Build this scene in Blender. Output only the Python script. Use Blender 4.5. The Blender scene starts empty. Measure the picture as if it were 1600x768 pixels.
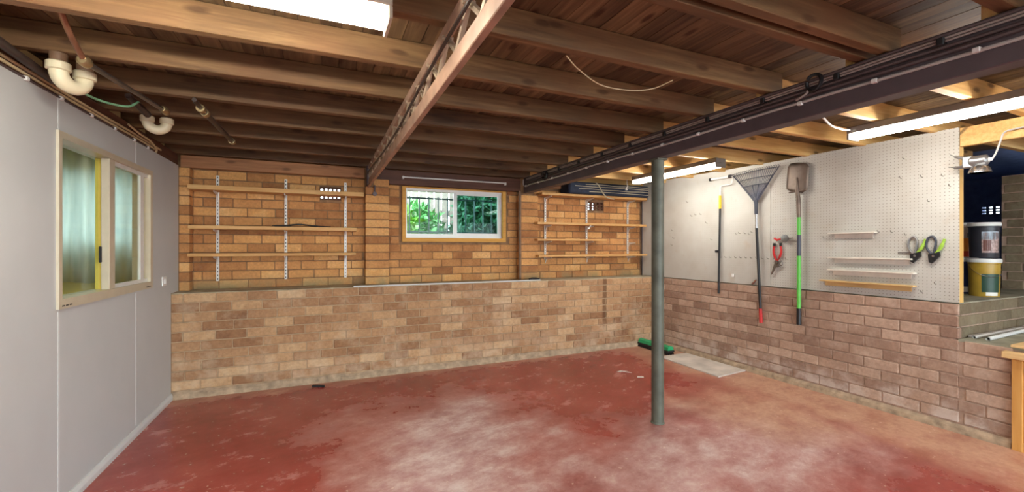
import bpy, bmesh, math, random
import numpy as np
from mathutils import Vector, Matrix
random.seed(7)
scene = bpy.context.scene
C = scene.collection
R = math.radians

# ------------------------------------------------------------------ camera
cam_d = bpy.data.cameras.new('camera'); cam = bpy.data.objects.new('camera', cam_d); C.objects.link(cam)
cam.location = (0, 0, 1.336)
cam.rotation_euler = (R(90), 0, R(-23.75))
cam_d.sensor_width = 36; cam_d.lens = 36 * 670 / 1600
cam_d.shift_y = 1.5 / 1600
cam_d.clip_start = 0.05
scene.camera = cam

# ------------------------------------------------------------------ world, exposure
world = bpy.data.worlds.new('overcast_sky'); scene.world = world; world.use_nodes = True
wn = world.node_tree.nodes; wl = world.node_tree.links
bg = wn['Background']
bg.inputs['Color'].default_value = (0.80, 0.92, 1.0, 1); bg.inputs['Strength'].default_value = 7.5
vs = scene.view_settings
vs.view_transform = 'Standard'; vs.look = 'None'; vs.gamma = 1; vs.use_curve_mapping = False
vs.exposure = 0.62
TUBE = 42.0            # emission of the fluorescent tubes

# ------------------------------------------------------------------ material helpers
def lin(c):
    if isinstance(c, str):
        c = tuple(int(c[i:i+2], 16) for i in (0, 2, 4))
    return tuple(((v/255)/12.92 if v/255 <= .04045 else ((v/255+.055)/1.055)**2.4) for v in c) + (1,)
class NT:
    def __init__(s, name):
        s.m = bpy.data.materials.new(name); s.m.use_nodes = True
        s.t = s.m.node_tree; s.t.nodes.clear()
        s.out = s.t.nodes.new('ShaderNodeOutputMaterial')
    def n(s, typ, ins=None, **kw):
        nd = s.t.nodes.new(typ)
        for k, v in kw.items(): setattr(nd, k, v)
        for k, v in (ins or {}).items(): s.put(nd.inputs[k], v)
        return nd
    def put(s, sock, v):
        if isinstance(v, bpy.types.NodeSocket): s.t.links.new(v, sock)
        else: sock.default_value = v
    def math(s, op, a, b=0.0, clamp=False):
        nd = s.n('ShaderNodeMath', {0: a, 1: b}, operation=op, use_clamp=clamp); return nd.outputs[0]
    def mapr(s, v, a, b, c=0.0, d=1.0):
        nd = s.n('ShaderNodeMapRange', {0: v, 1: a, 2: b, 3: c, 4: d}); nd.clamp = True; return nd.outputs[0]
    def noise(s, vec, scale, detail=3.0, rough=.55):
        return s.n('ShaderNodeTexNoise', {'Vector': vec, 'Scale': scale, 'Detail': detail, 'Roughness': rough}).outputs['Fac']
    def mix(s, f, a, b, mode='MIX'):
        nd = s.n('ShaderNodeMix', data_type='RGBA', blend_type=mode)
        s.put(nd.inputs[0], f); s.put(nd.inputs[6], a); s.put(nd.inputs[7], b); return nd.outputs[2]
    def ramp(s, f, stops, interp='LINEAR'):
        nd = s.n('ShaderNodeValToRGB', {0: f}); cr = nd.color_ramp; cr.interpolation = interp
        while len(cr.elements) < len(stops): cr.elements.new(.5)
        for e, (p, c) in zip(cr.elements, stops): e.position = p; e.color = lin(c)
        return nd.outputs[0]
    def vmul(s, v, k): return s.n('ShaderNodeVectorMath', {0: v, 1: k}, operation='MULTIPLY').outputs[0]
    def vadd(s, v, k): return s.n('ShaderNodeVectorMath', {0: v, 1: k}, operation='ADD').outputs[0]
    def pos(s): return s.n('ShaderNodeNewGeometry').outputs['Position']
    def xyz(s, v): return s.n('ShaderNodeSeparateXYZ', {0: v}).outputs
    def rnd(s): return s.n('ShaderNodeObjectInfo').outputs['Random']
    def bump(s, h, strength=.3, dist=.01): return s.n('ShaderNodeBump', {'Strength': strength, 'Distance': dist, 'Height': h}).outputs[0]
    def done(s, color, rough=.6, metal=0.0, bump=None, spec=.5, **kw):
        p = s.n('ShaderNodeBsdfPrincipled')
        s.put(p.inputs['Base Color'], color if not isinstance(color, str) else lin(color))
        s.put(p.inputs['Roughness'], rough); s.put(p.inputs['Metallic'], metal)
        s.put(p.inputs['Specular IOR Level'], spec)
        if bump is not None: s.put(p.inputs['Normal'], bump)
        for k, v in kw.items(): s.put(p.inputs[k], v)
        s.t.links.new(p.outputs[0], s.out.inputs[0]); return s.m
M = {}
def plain(name, col, rough=.5, metal=0.0, var=.12, scale=14.0, bumps=.05, spec=.5):
    n = NT(name); p = n.pos(); f = n.noise(p, scale, 4.0)
    c = n.mix(n.mapr(f, .3, .7), tuple(v*(1-var) for v in lin(col)[:3]) + (1,), tuple(min(1, v*(1+var)) for v in lin(col)[:3]) + (1,))
    M[name] = n.done(c, rough, metal, n.bump(f, bumps, .004), spec); return M[name]
def wood(name, stops, axis, rough=.6, knots=.5, spec=.35, grain=1.0, dirt=None):
    n = NT(name); p = n.pos(); r = n.rnd()
    off = n.vadd(p, n.vmul(n.n('ShaderNodeCombineXYZ', {0: r, 1: r, 2: r}).outputs[0], (37., 53., 71.)))
    sc = {'x': (.9, 14, 14), 'y': (14, .9, 14), 'z': (14, 14, .9)}[axis]
    sc2 = {'x': (1.6, 5, 5), 'y': (5, 1.6, 5), 'z': (5, 5, 1.6)}[axis]
    g = n.noise(n.vmul(off, sc), 3.0*grain, 5.0, .6)
    big = n.noise(n.vmul(off, sc2), .8, 2.0)
    t = n.math('ADD', n.math('MULTIPLY', n.mapr(g, .25, .75), .5), n.math('MULTIPLY', r, .28))
    t = n.math('ADD', t, n.math('MULTIPLY', n.mapr(big, .3, .7), .26), True)
    c = n.ramp(t, stops)
    q = n.xyz(off); i = 'xyz'.index(axis); o1, o2 = [q[j] for j in range(3) if j != i]
    kv = n.n('ShaderNodeCombineXYZ', {0: n.math('MULTIPLY', q[i], 2.2), 1: n.math('MULTIPLY', n.math('ADD', o1, o2), 6.0), 2: 0.0}).outputs[0]
    v = n.n('ShaderNodeTexVoronoi', {'Vector': n.vadd(kv, n.vmul(n.n('ShaderNodeCombineXYZ', {0: g, 1: g, 2: 0.0}).outputs[0], (.12, .12, 0.))), 'Scale': 1.0}, voronoi_dimensions='2D').outputs['Distance']
    k = n.mapr(v, .05, .12, knots, 0.0)
    c = n.mix(k, c, lin((60, 36, 20)))
    if dirt: c = n.mix(n.math('MULTIPLY', n.mapr(n.noise(p, 2.3, 4.0), .45, .7), dirt[1]), c, lin(dirt[0]))
    M[name] = n.done(c, rough, 0.0, n.bump(g, .25, .004), spec); return M[name]
def brickmat(name, stops, dust=None, green=None, low=None, streak=None):
    n = NT(name); p = n.pos(); r = n.rnd(); z = n.xyz(p)[2]
    f = n.noise(p, 7.0, 5.0, .65); g = n.noise(p, 45.0, 4.0, .6)
    t = n.math('ADD', n.math('MULTIPLY', r, .72), n.math('MULTIPLY', n.mapr(f, .3, .7), .28), True)
    c = n.ramp(t, stops)
    c = n.mix(n.mapr(g, .35, .75, 0, .3), c, lin((70, 48, 34)))
    if dust: c = n.mix(n.math('MULTIPLY', n.mapr(n.noise(p, dust[2], 6.0, .7), dust[3], dust[3]+.22), dust[1]), c, lin(dust[0]))
    if green: c = n.mix(n.math('MULTIPLY', n.math('MULTIPLY', n.mapr(z, green[1], green[2], 1, 0), n.mapr(n.noise(p, 3.5, 4.0), .4, .6)), green[3]), c, lin(green[0]))
    if low: c = n.mix(n.math('MULTIPLY', n.math('MULTIPLY', n.mapr(z, .03, low[1], 1, 0), n.mapr(n.noise(p, 5.0, 5.0), .42, .6)), low[2]), c, lin(low[0]))
    if streak:
        sx = n.math('ABSOLUTE', n.math('SUBTRACT', n.math('ADD', n.xyz(p)[0], n.math('MULTIPLY', f, .05)), streak[0]+.025))
        c = n.mix(n.math('MULTIPLY', n.math('MULTIPLY', n.mapr(sx, streak[1], streak[1]*1.8, 1, 0), n.mapr(z, streak[2], streak[2]+.15)), .7), c, lin((92, 62, 42)))
    h = n.math('ADD', n.math('MULTIPLY', f, .6), n.math('MULTIPLY', g, .5))
    M[name] = n.done(c, .85, 0.0, n.bump(h, .55, .006), .2); return M[name]
def emit(name, col, strength):
    n = NT(name); e = n.n('ShaderNodeEmission', {'Color': lin(col), 'Strength': strength}); n.t.links.new(e.outputs[0], n.out.inputs[0]); M[name] = n.m
def glass(name, tint=(1, 1, 1, 1), refl=.01):
    n = NT(name); a = n.n('ShaderNodeBsdfTransparent', {'Color': tint}); b = n.n('ShaderNodeBsdfGlossy', {'Roughness': .02})
    fc = n.n('ShaderNodeLayerWeight', {'Blend': .5}).outputs['Facing']; fr = n.math('ADD', n.math('MULTIPLY', n.math('POWER', fc, 5.0), .4), refl*.5); x = n.n('ShaderNodeMixShader', {0: fr, 1: a.outputs[0], 2: b.outputs[0]})
    n.t.links.new(x.outputs[0], n.out.inputs[0]); M[name] = n.m

brickmat('brick_upper', [(0, (140, 94, 62)), (.2, (172, 118, 74)), (.5, (204, 148, 94)), (.75, (222, 166, 104)), (1, (236, 190, 132))],
         ((196, 170, 140), .35, 6.0, .6), ((116, 118, 92), .93, 1.06, .75))
brickmat('brick_lower', [(0, (128, 92, 68)), (.2, (154, 114, 82)), (.5, (178, 138, 102)), (.75, (194, 156, 116)), (1, (208, 176, 138))],
         ((206, 184, 156), .55, 4.0, .5), None, ((214, 196, 172), .35, .5), (3.36, .022, .25))
brickmat('brick_right', [(0, (138, 108, 92)), (.3, (162, 132, 114)), (.6, (180, 150, 130)), (1, (200, 172, 152))],
         ((205, 182, 164), .6, 5.0, .5), None, ((214, 204, 196), .3, .6))
brickmat('brick_grey', [(0, (104, 92, 74)), (.5, (124, 110, 88)), (1, (142, 126, 102))], ((150, 146, 120), .4, 6.0, .5))
plain('mortar_upper', (140, 108, 78), .95, var=.25, scale=20, bumps=.5)
plain('mortar_lower', (172, 146, 116), .95, var=.22, scale=20, bumps=.5)
plain('mortar_right', (168, 142, 124), .95, var=.25, scale=20, bumps=.5)
plain('base_render', (164, 142, 118), .95, var=.35, scale=16, bumps=.9)
plain('wall_paint', (192, 195, 195), .55, var=.03, scale=3, bumps=.03)
plain('white_trim', (205, 208, 208), .45, var=.04)
plain('cream_aluminium', (206, 198, 176), .38, .25, var=.04)
plain('white_aluminium', (222, 222, 218), .4, .1, var=.04)
plain('yellow_jamb', (226, 204, 96), .5, var=.05)
plain('black_plastic', (28, 28, 30), .45, var=.1)
plain('dark_rubber', (36, 32, 32), .7, var=.15)
plain('white_plastic', (226, 226, 222), .4, var=.04)
plain('white_pvc', (222, 212, 180), .35, var=.05)
plain('grey_pvc', (120, 92, 70), .55, var=.25)
plain('dark_pipe', (66, 54, 50), .45, .3, var=.25)
plain('copper_pipe', (142, 100, 76), .42, .6, var=.25)
plain('steel_pipe', (122, 114, 108), .38, .8, var=.2)
plain('brass', (176, 158, 120), .35, .85, var=.2)
plain('green_wire', (110, 156, 120), .5)
plain('cream_cable', (206, 186, 146), .5, var=.06)
plain('grey_conduit', (178, 172, 168), .5, var=.06)
plain('dark_cable', (80, 68, 68), .5, var=.2)
plain('grey_cable', (150, 138, 132), .5, var=.15)
plain('truss_paint', (170, 138, 118), .55, .15, var=.25, scale=9, bumps=.3)
plain('truss_rod', (176, 156, 134), .5, .3, var=.2, scale=20)
plain('beam_paint', (88, 76, 80), .5, .1, var=.18, scale=7, bumps=.2)
plain('post_steel', (92, 94, 82), .5, .15, var=.35, scale=6, bumps=.3)
plain('chrome', (190, 190, 192), .25, .95, var=.05)
plain('shelf_metal', (222, 220, 214), .45, .1, var=.06)
plain('fixture_body', (186, 176, 158), .45, .1, var=.06)
plain('fixture_grey', (140, 134, 128), .4, .3, var=.08)
plain('navy_fabric', (36, 46, 66), .8, var=.25, scale=30, bumps=.3)
plain('pale_cord', (186, 176, 150), .8)
plain('yellow_grip', (238, 196, 24), .45)
plain('red_grip', (198, 44, 44), .45)
plain('green_pole', (92, 182, 74), .4, var=.06)
plain('green_plastic', (40, 160, 104), .4, var=.08)
plain('lime_grip', (150, 188, 66), .45)
plain('slate_plastic', (62, 66, 78), .45)
plain('tine_steel', (104, 106, 120), .35, .6)
plain('blade_steel', (112, 98, 88), .5, .5, var=.35, scale=10)
plain('lamp_alloy', (150, 150, 150), .35, .8, var=.2)
plain('ledge_paint', (214, 206, 194), .6, var=.08)
plain('ledge_top', (170, 158, 132), .9, var=.3, scale=9, bumps=.5)
plain('slab', (150, 146, 126), .9, var=.25, scale=6, bumps=.3)
plain('void_wall', (96, 108, 140), .9, var=.2)
plain('side_paint', (224, 214, 160), .7, var=.04)
plain('lid_white', (222, 224, 220), .4, var=.04)
plain('tub_white', (226, 222, 212), .4, var=.04)
plain('tub_black', (44, 46, 54), .4)
plain('tub_navy', (34, 46, 96), .4)
plain('tub_gold', (170, 138, 50), .4)
plain('label_orange', (226, 140, 44), .45)
plain('label_red', (196, 62, 34), .45)
plain('label_green', (24, 62, 44), .45)
plain('label_photo', (164, 140, 134), .45, var=.5, scale=60)
plain('label_brown', (96, 50, 38), .45)
plain('label_sky', (176, 192, 206), .45)
plain('driveway', (150, 146, 140), .9)
plain('soil', (92, 74, 54), .95, var=.3)
plain('leaf_bright', (112, 176, 62), .5, var=.3, scale=30)
plain('leaf_mid', (70, 132, 66), .5, var=.35, scale=25)
plain('leaf_dark', (44, 96, 62), .5, var=.35, scale=25)
plain('stem', (120, 104, 76), .7)
plain('paling', (138, 130, 120), .8, var=.15)
plain('grille_paint', (60, 74, 74), .4, .3)
plain('board_white', (206, 196, 186), .75, var=.22, scale=4)
plain('dust_white', (214, 200, 192), .9)
plain('terracotta', (94, 62, 44), .9)
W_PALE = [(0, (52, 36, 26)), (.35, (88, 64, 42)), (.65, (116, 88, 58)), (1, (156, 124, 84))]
W_BOARD = [(0, (42, 32, 25)), (.35, (82, 65, 46)), (.65, (120, 98, 69)), (1, (166, 142, 104))]
W_DARK = [(0, (62, 38, 30)), (.4, (92, 60, 46)), (.75, (116, 78, 58)), (1, (138, 96, 70))]
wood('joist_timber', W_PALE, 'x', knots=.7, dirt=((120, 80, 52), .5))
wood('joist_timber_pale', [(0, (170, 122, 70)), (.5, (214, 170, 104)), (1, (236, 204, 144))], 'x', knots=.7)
wood('ceiling_board', W_BOARD, 'y', knots=.9, grain=.8)
wood('bearer_timber', W_DARK, 'y', knots=.3)
wood('plate_timber', [(0, (120, 80, 54)), (.5, (176, 124, 84)), (1, (204, 154, 110))], 'x', knots=.5)
wood('header_timber', W_DARK, 'x', knots=.3)
wood('shelf_timber', [(0, (176, 126, 70)), (.5, (206, 158, 98)), (1, (226, 184, 126))], 'x', knots=.3)
wood('shelf_timber_y', [(0, (186, 150, 96)), (.5, (206, 172, 116)), (1, (226, 196, 150))], 'y', knots=.1)
wood('window_timber', [(0, (186, 128, 50)), (.5, (212, 156, 70)), (1, (226, 176, 92))], 'x', knots=.1)
wood('stud_timber', [(0, (186, 138, 70)), (.5, (206, 164, 92)), (1, (220, 180, 110))], 'z', knots=.3)
wood('cabinet_timber', [(0, (178, 118, 52)), (.5, (204, 148, 78)), (1, (220, 170, 100))], 'z', knots=.2)
wood('cabinet_top', [(0, (196, 150, 92)), (.5, (220, 184, 130)), (1, (232, 204, 156))], 'y', knots=.1)
glass('pane', (.93, .97, .95, 1))
glass('pane_tinted', (.62, .8, .78, 1))

def floor_material():
    n = NT('painted_floor'); p = n.pos(); x, y, z = n.xyz(p)
    rp = n.n('ShaderNodeVectorRotate', {'Vector': p, 'Angle': R(-20)}, rotation_type='Z_AXIS').outputs[0]
    st = n.vmul(rp, (.8, 1.15, 1.))                     # scuffs run with the traffic
    a = n.noise(p, .9, 6.0, .62); b = n.noise(n.vadd(p, (13., 5., 0.)), 2.6, 9.0, .72); s = n.noise(p, 26.0, 4.0, .6)
    w = n.noise(n.vadd(p, (3., 31., 0.)), 1.5, 8.0, .7); k = n.noise(n.vadd(st, (8., 2., 0.)), 4.2, 10.0, .74)
    red = n.ramp(n.math('ADD', n.math('MULTIPLY', n.mapr(a, .3, .7), .5), n.math('MULTIPLY', n.mapr(k, .3, .7), .5)),
                 [(0, (118, 46, 40)), (.4, (150, 62, 55)), (.7, (170, 80, 72)), (1, (190, 110, 102))])
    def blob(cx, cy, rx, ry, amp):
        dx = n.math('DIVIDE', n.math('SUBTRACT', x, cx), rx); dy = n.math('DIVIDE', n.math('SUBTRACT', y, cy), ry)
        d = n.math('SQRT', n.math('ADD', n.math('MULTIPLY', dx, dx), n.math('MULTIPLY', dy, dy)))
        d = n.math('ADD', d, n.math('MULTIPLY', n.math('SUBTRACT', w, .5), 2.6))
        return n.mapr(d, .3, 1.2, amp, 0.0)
    worn_glare = n.math('MAXIMUM', blob(.85, 2.75, .85, 1.15, 1.0), blob(2.45, 1.95, 1.15, .75, .85))  # central blob mixes pale wear with reflected glare painted into the colour
    worn_glare = n.math('MULTIPLY', worn_glare, n.mapr(k, .28, .62, .35, 1.0))
    worn_glare = n.math('MAXIMUM', worn_glare, n.mapr(k, .56, .74, 0, .45))
    c = n.mix(worn_glare, red, n.ramp(n.mapr(k, .3, .7), [(0, (186, 132, 124)), (.6, (208, 176, 168)), (1, (222, 204, 196))]))
    dr = n.math('ADD', x, n.math('MULTIPLY', n.math('SUBTRACT', w, .5), 1.3))
    edge = n.math('MAXIMUM', n.mapr(dr, 3.35, 3.75, 0, .95), blob(3.3, 2.45, .62, .6, .9))
    db = n.math('ADD', y, n.math('MULTIPLY', n.math('SUBTRACT', k, .5), .7))
    edge = n.math('MAXIMUM', edge, n.mapr(db, 4.42, 4.66, 0, .8))
    edge = n.math('MULTIPLY', edge, n.mapr(k, .3, .5, .5, 1))
    c = n.mix(edge, c, n.ramp(n.mapr(n.math('ADD', n.math('MULTIPLY', s, .4), n.math('MULTIPLY', k, .6)), .3, .7), [(0, (172, 120, 96)), (1, (214, 172, 144))]))
    spk = n.mapr(n.noise(n.vadd(p, (7., 7., 0.)), 30.0, 2.0), .68, .74, 0, .7)
    c = n.mix(spk, c, lin((222, 196, 178)))
    rough = n.mapr(n.math('MAXIMUM', worn_glare, edge), 0, .9, .26, .46)
    M['painted_floor'] = n.done(c, rough, 0.0, n.bump(n.math('ADD', k, n.math('MULTIPLY', s, .25)), .15, .01), .6)
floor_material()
def peg_material(name, amount):
    n = NT(name); p = n.pos(); x, y, z = n.xyz(p)
    def cell(v): return n.math('SUBTRACT', n.math('FRACT', n.math('DIVIDE', v, .0254)), .5)
    cy, cz = cell(y), cell(z)
    d = n.math('SQRT', n.math('ADD', n.math('MULTIPLY', cy, cy), n.math('MULTIPLY', cz, cz)))
    hole = n.mapr(d, .10, .17, amount, 0)
    f = n.noise(p, 2.5, 5.0); c = n.mix(n.mapr(f, .35, .7), lin((194, 193, 186)), lin((180, 174, 164)))
    c = n.mix(n.mapr(n.noise(n.vadd(p, (0, 4., 9.)), 6.0, 5.0), .62, .75, 0, .3), c, lin((176, 150, 120)))
    c = n.mix(hole, c, lin((92, 82, 68)))
    M[name] = n.done(c, .6, 0.0, n.bump(n.math('SUBTRACT', 1.0, hole), .25, .003), .4)
peg_material('pegboard', .6); peg_material('pegboard_painted', .12)
emit('tube_glow', (255, 250, 240), TUBE); emit('tube_glow_strong', (255, 248, 232), TUBE*1.6); emit('tube_glow_fill', (255, 250, 240), TUBE*.4)  # weakest glow is for the added fill lights behind the camera
def curtain_material():
    n = NT('curtain_cloth'); f = n.noise(n.vmul(n.pos(), (30., 30., 3.)), 1.0, 4.0)
    c = n.mix(n.mapr(f, .3, .7), lin((206, 214, 212)), lin((224, 228, 226)))
    a = n.n('ShaderNodeBsdfDiffuse', {'Color': c}); b = n.n('ShaderNodeBsdfTranslucent', {'Color': c})
    x = n.n('ShaderNodeMixShader', {0: .58, 1: a.outputs[0], 2: b.outputs[0]}); n.t.links.new(x.outputs[0], n.out.inputs[0]); M['curtain_cloth'] = n.m
curtain_material()

# ------------------------------------------------------------------ mesh helpers
ORG = {}
def link(o, parent=None):
    C.objects.link(o)
    if parent is not None: o.parent = parent
    return o
class MB:
    def __init__(s): s.v = []; s.f = []
    def add(s, vs, fs):
        k = len(s.v); s.v += [tuple(q) for q in vs]; s.f += [tuple(i + k for i in q) for q in fs]; return s
    def box(s, a, b, bev=0.0):
        if bev:
            bm = bmesh.new(); bmesh.ops.create_cube(bm, size=1)
            for v in bm.verts: v.co = Vector([(a[i]+b[i])/2 + v.co[i]*abs(b[i]-a[i]) for i in range(3)])
            bmesh.ops.bevel(bm, geom=bm.edges[:], offset=bev, segments=1, affect='EDGES')
            bm.verts.index_update(); s.add([v.co[:] for v in bm.verts], [[v.index for v in f.verts] for f in bm.faces]); bm.free(); return s
        x0, x1 = sorted((a[0], b[0])); y0, y1 = sorted((a[1], b[1])); z0, z1 = sorted((a[2], b[2]))
        return s.add([(x0,y0,z0),(x1,y0,z0),(x1,y1,z0),(x0,y1,z0),(x0,y0,z1),(x1,y0,z1),(x1,y1,z1),(x0,y1,z1)],
                     [(0,3,2,1),(4,5,6,7),(0,1,5,4),(1,2,6,5),(2,3,7,6),(3,0,4,7)])
    def tube(s, pts, r, seg=10, cap=True):
        P = [Vector(p) for p in pts]; rr = r if isinstance(r, (list, tuple)) else [r]*len(P)
        vs, fs = [], []; up = None
        for i, p in enumerate(P):
            t = (P[min(i+1, len(P)-1)] - P[max(i-1, 0)]).normalized()
            if up is None: up = t.orthogonal().normalized()
            else:
                up = up - t*up.dot(t); up = up.normalized() if up.length > 1e-6 else t.orthogonal().normalized()
            w = t.cross(up)
            for j in range(seg):
                a = 2*math.pi*j/seg; vs.append(p + (up*math.cos(a) + w*math.sin(a))*rr[i])
        for i in range(len(P)-1):
            for j in range(seg):
                k = (j+1) % seg; fs.append((i*seg+j, i*seg+k, (i+1)*seg+k, (i+1)*seg+j))
        if cap:
            fs.append(tuple(range(seg-1, -1, -1))); fs.append(tuple((len(P)-1)*seg + j for j in range(seg)))
        return s.add(vs, fs)
    def lathe(s, c, prof, axis='z', seg=24):          # prof: (radius, height) pairs
        vs, fs = [], []
        for r, h in prof:
            for j in range(seg):
                a = 2*math.pi*j/seg; u, w = r*math.cos(a), r*math.sin(a)
                d = {'z': (u, w, h), 'x': (h, u, w), 'y': (w, h, u)}[axis]
                vs.append((c[0]+d[0], c[1]+d[1], c[2]+d[2]))
        for i in range(len(prof)-1):
            for j in range(seg):
                k = (j+1) % seg; fs.append((i*seg+j, i*seg+k, (i+1)*seg+k, (i+1)*seg+j))
        fs.append(tuple(range(seg-1, -1, -1))); fs.append(tuple((len(prof)-1)*seg+j for j in range(seg)))
        return s.add(vs, fs)
    def prism(s, poly, ax, a, b):                      # extrude a 2-D outline along axis ax from a to b
        def at(p, h): return {'x': (h, p[0], p[1]), 'y': (p[0], h, p[1]), 'z': (p[0], p[1], h)}[ax]
        n = len(poly); vs = [at(p, a) for p in poly] + [at(p, b) for p in poly]
        fs = [tuple(range(n-1, -1, -1)), tuple(range(n, 2*n))] + [(i, (i+1) % n, (i+1) % n + n, i+n) for i in range(n)]
        return s.add(vs, fs)
    def build(s, name, mat, parent=None, smooth=False, pivot=None):
        V = np.array(s.v)
        if parent is not None: o0 = ORG[parent]
        elif pivot is not None: o0 = Vector(pivot)
        else: o0 = Vector(((V[:,0].min()+V[:,0].max())/2, (V[:,1].min()+V[:,1].max())/2, V[:,2].min()))
        me = bpy.data.meshes.new(name)
        me.from_pydata([tuple(q) for q in (V - np.array(o0))], [], s.f)
        bm = bmesh.new(); bm.from_mesh(me); bmesh.ops.recalc_face_normals(bm, faces=bm.faces[:]); bm.to_mesh(me); bm.free()
        me.materials.append(M[mat])
        if smooth:
            me.polygons.foreach_set('use_smooth', [True]*len(me.polygons))
            try: me.set_sharp_from_angle(angle=R(40))
            except Exception: pass
        o = bpy.data.objects.new(name, me); link(o, parent)
        if parent is None: o.location = o0
        ORG[o] = Vector(o0); return o
def tag(o, label=None, cat=None, group=None, kind=None):
    if label: o['label'] = label
    if cat: o['category'] = cat
    if group: o['group'] = group
    if kind: o['kind'] = kind
    return o
def thing(name, loc, label, cat, group=None):
    o = bpy.data.objects.new(name, None); o.empty_display_size = .05; link(o); o.location = loc; ORG[o] = Vector(loc)
    return tag(o, label, cat, group)
def struct(o): o['kind'] = 'structure'; return o
def B(a, b, bev=0.0): return MB().box(a, b, bev)
def T(pts, r, seg=10): return MB().tube(pts, r, seg)
def curve(pts, n=8):                                   # Catmull-Rom through the points
    P = [Vector(p) for p in pts]; P = [P[0]*2-P[1]] + P + [P[-1]*2-P[-2]]; out = []
    for i in range(1, len(P)-2):
        for k in range(n):
            t = k/n; a, b, c, d = P[i-1], P[i], P[i+1], P[i+2]
            out.append(.5*((2*b) + (c-a)*t + (2*a-5*b+4*c-d)*t*t + (3*b-a-3*c+d)*t**3))
    return out + [P[-2]]

# bricks share their meshes by size
BM = {}
def brick_mesh(l, h, d, mat):
    key = (round(l, 3), round(h, 3), d, mat)
    if key not in BM:
        bm = bmesh.new(); bmesh.ops.create_cube(bm, size=1)
        for v in bm.verts: v.co = Vector((v.co.x*l, v.co.y*d, v.co.z*h))
        bmesh.ops.bevel(bm, geom=bm.edges[:], offset=.004, segments=1, affect='EDGES')
        me = bpy.data.meshes.new('brick'); bm.to_mesh(me); bm.free(); me.materials.append(M[mat]); BM[key] = me
    return BM[key]
LB, HB, JB, MOD, COU = .232, .076, .010, .2435, .086
def brick(parent, mat, along, u0, u1, plane, z, face, h=HB, proud=.007, depth=.05):
    """one brick: along 'x' or 'y', from u0 to u1, outer face at plane, facing sign face"""
    l = round((u1-u0)/.005)*.005
    if l < .025: return
    o = bpy.data.objects.new('brick', brick_mesh(l, h, depth, mat)); link(o, parent)
    u = (u0+u1)/2; w = plane - face*(depth/2) + face*random.uniform(-.002, .0022)
    p = Vector((u, w, z)) if along == 'x' else Vector((w, u, z))
    o.location = p - ORG[parent]; o.rotation_euler = (random.uniform(-.006, .006), random.uniform(-.003, .003), (R(90) if along == 'y' else 0) + random.uniform(-.004, .004))
def courses(parent, mat, along, u0, u1, plane, face, z0, n, shift=0.0, holes=(), hc=COU):
    for i in range(n):
        za, zb = z0 + i*hc, z0 + (i+1)*hc
        u = u0 - ((.5*MOD if i % 2 else 0) + shift) % MOD + random.uniform(-.01, .01)
        while u < u1:
            a, b = max(u + JB/2, u0), min(u + MOD - JB/2, u1)
            segs = [(a, b)]
            for (h0, h1, k0, k1) in holes:
                if zb - .012 > k0 and za + .012 < k1:
                    new = []
                    for (p, q) in segs:
                        if q <= h0 or p >= h1: new.append((p, q))
                        else:
                            if p < h0: new.append((p, h0))
                            if q > h1: new.append((h1, q))
                    segs = new
            for (p, q) in segs:
                if q - p > .03: brick(parent, mat, along, p, q, plane, (za+zb)/2, face, hc - JB)
            u += MOD

XL, YB, XR = -1.22, 4.635, 4.19
ZL = .926                                              # ledge height
YP, YBAY = 4.845, 4.955                                # pier face, recessed bay face
ZJ, ZC = 2.195, 2.316                                  # joist underside, underside of floorboards

# ------------------------------------------------------------------ floor
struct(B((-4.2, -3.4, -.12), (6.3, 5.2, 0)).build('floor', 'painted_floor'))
struct(B((-12, -16, -.2), (16, -3.4, -.02)).build('ground_driveway', 'driveway'))

# ------------------------------------------------------------------ back wall, lower part with ledge
wb = B((-1.32, YB+.007, 0), (XR+.06, 5.20, ZL-.012)).build('wall_back_lower', 'mortar_lower'); struct(wb)
courses(wb, 'brick_lower', 'x', -1.22, XR, YB, -1, .066, 10, .03)
m = MB(); xs = np.linspace(-1.22, XR, 60); prof = []
for i, x in enumerate(xs):
    d = .012 + .012*random.random(); zt = .05 + .02*random.random()
    prof.append([(x, YB+.02, 0), (x, YB-d-.012, 0), (x, YB-d, zt*.6), (x, YB-.001, zt), (x, YB+.02, zt)])
vv = [p for q in prof for p in q]; ff = [(i*5+j, (i+1)*5+j, (i+1)*5+(j+1) % 5, i*5+(j+1) % 5) for i in range(59) for j in range(5)]
m.add(vv, ff); struct(m.build('trim_1', 'base_render', pivot=(1.5, YB, 0)))
lc = B((-1.22, YB+.004, ZL-.012), (XR, YBAY+.02, ZL+.002)).build('ledge_cap', 'ledge_top', wb)
struct(B((.28, YB-.004, ZL+.002), (2.42, YB+.028, ZL+.014), .002).build('trim_2', 'white_trim'))

# ------------------------------------------------------------------ back wall, upper part with piers and bays
Z0, Z1 = ZL, 2.075
WX0, WX1, WZ0, WZ1 = .815, 2.085, 1.395, 2.025          # window opening
def mortar_with_holes(x0, x1, z0, z1, ya, yb, holes):
    m = MB(); xs = sorted({x0, x1, *[h[0] for h in holes], *[h[1] for h in holes]}); zs = sorted({z0, z1, *[h[2] for h in holes], *[h[3] for h in holes]})
    for a, b in zip(xs, xs[1:]):
        for c, d in zip(zs, zs[1:]):
            if any(h[0] <= (a+b)/2 <= h[1] and h[2] <= (c+d)/2 <= h[3] for h in holes): continue
            m.box((a, ya, c), (b, yb, d))
    return m
VENT1 = (-.035, .175, 1.835, 1.975); VENT2 = (3.31, 3.58, 1.835, 1.955)
hl = [(WX0, WX1, WZ0, WZ1), VENT1, VENT2]
wu = mortar_with_holes(-1.32, XR+.06, ZL+.002, ZC+.03, YBAY+.007, 5.16, hl)
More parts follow.
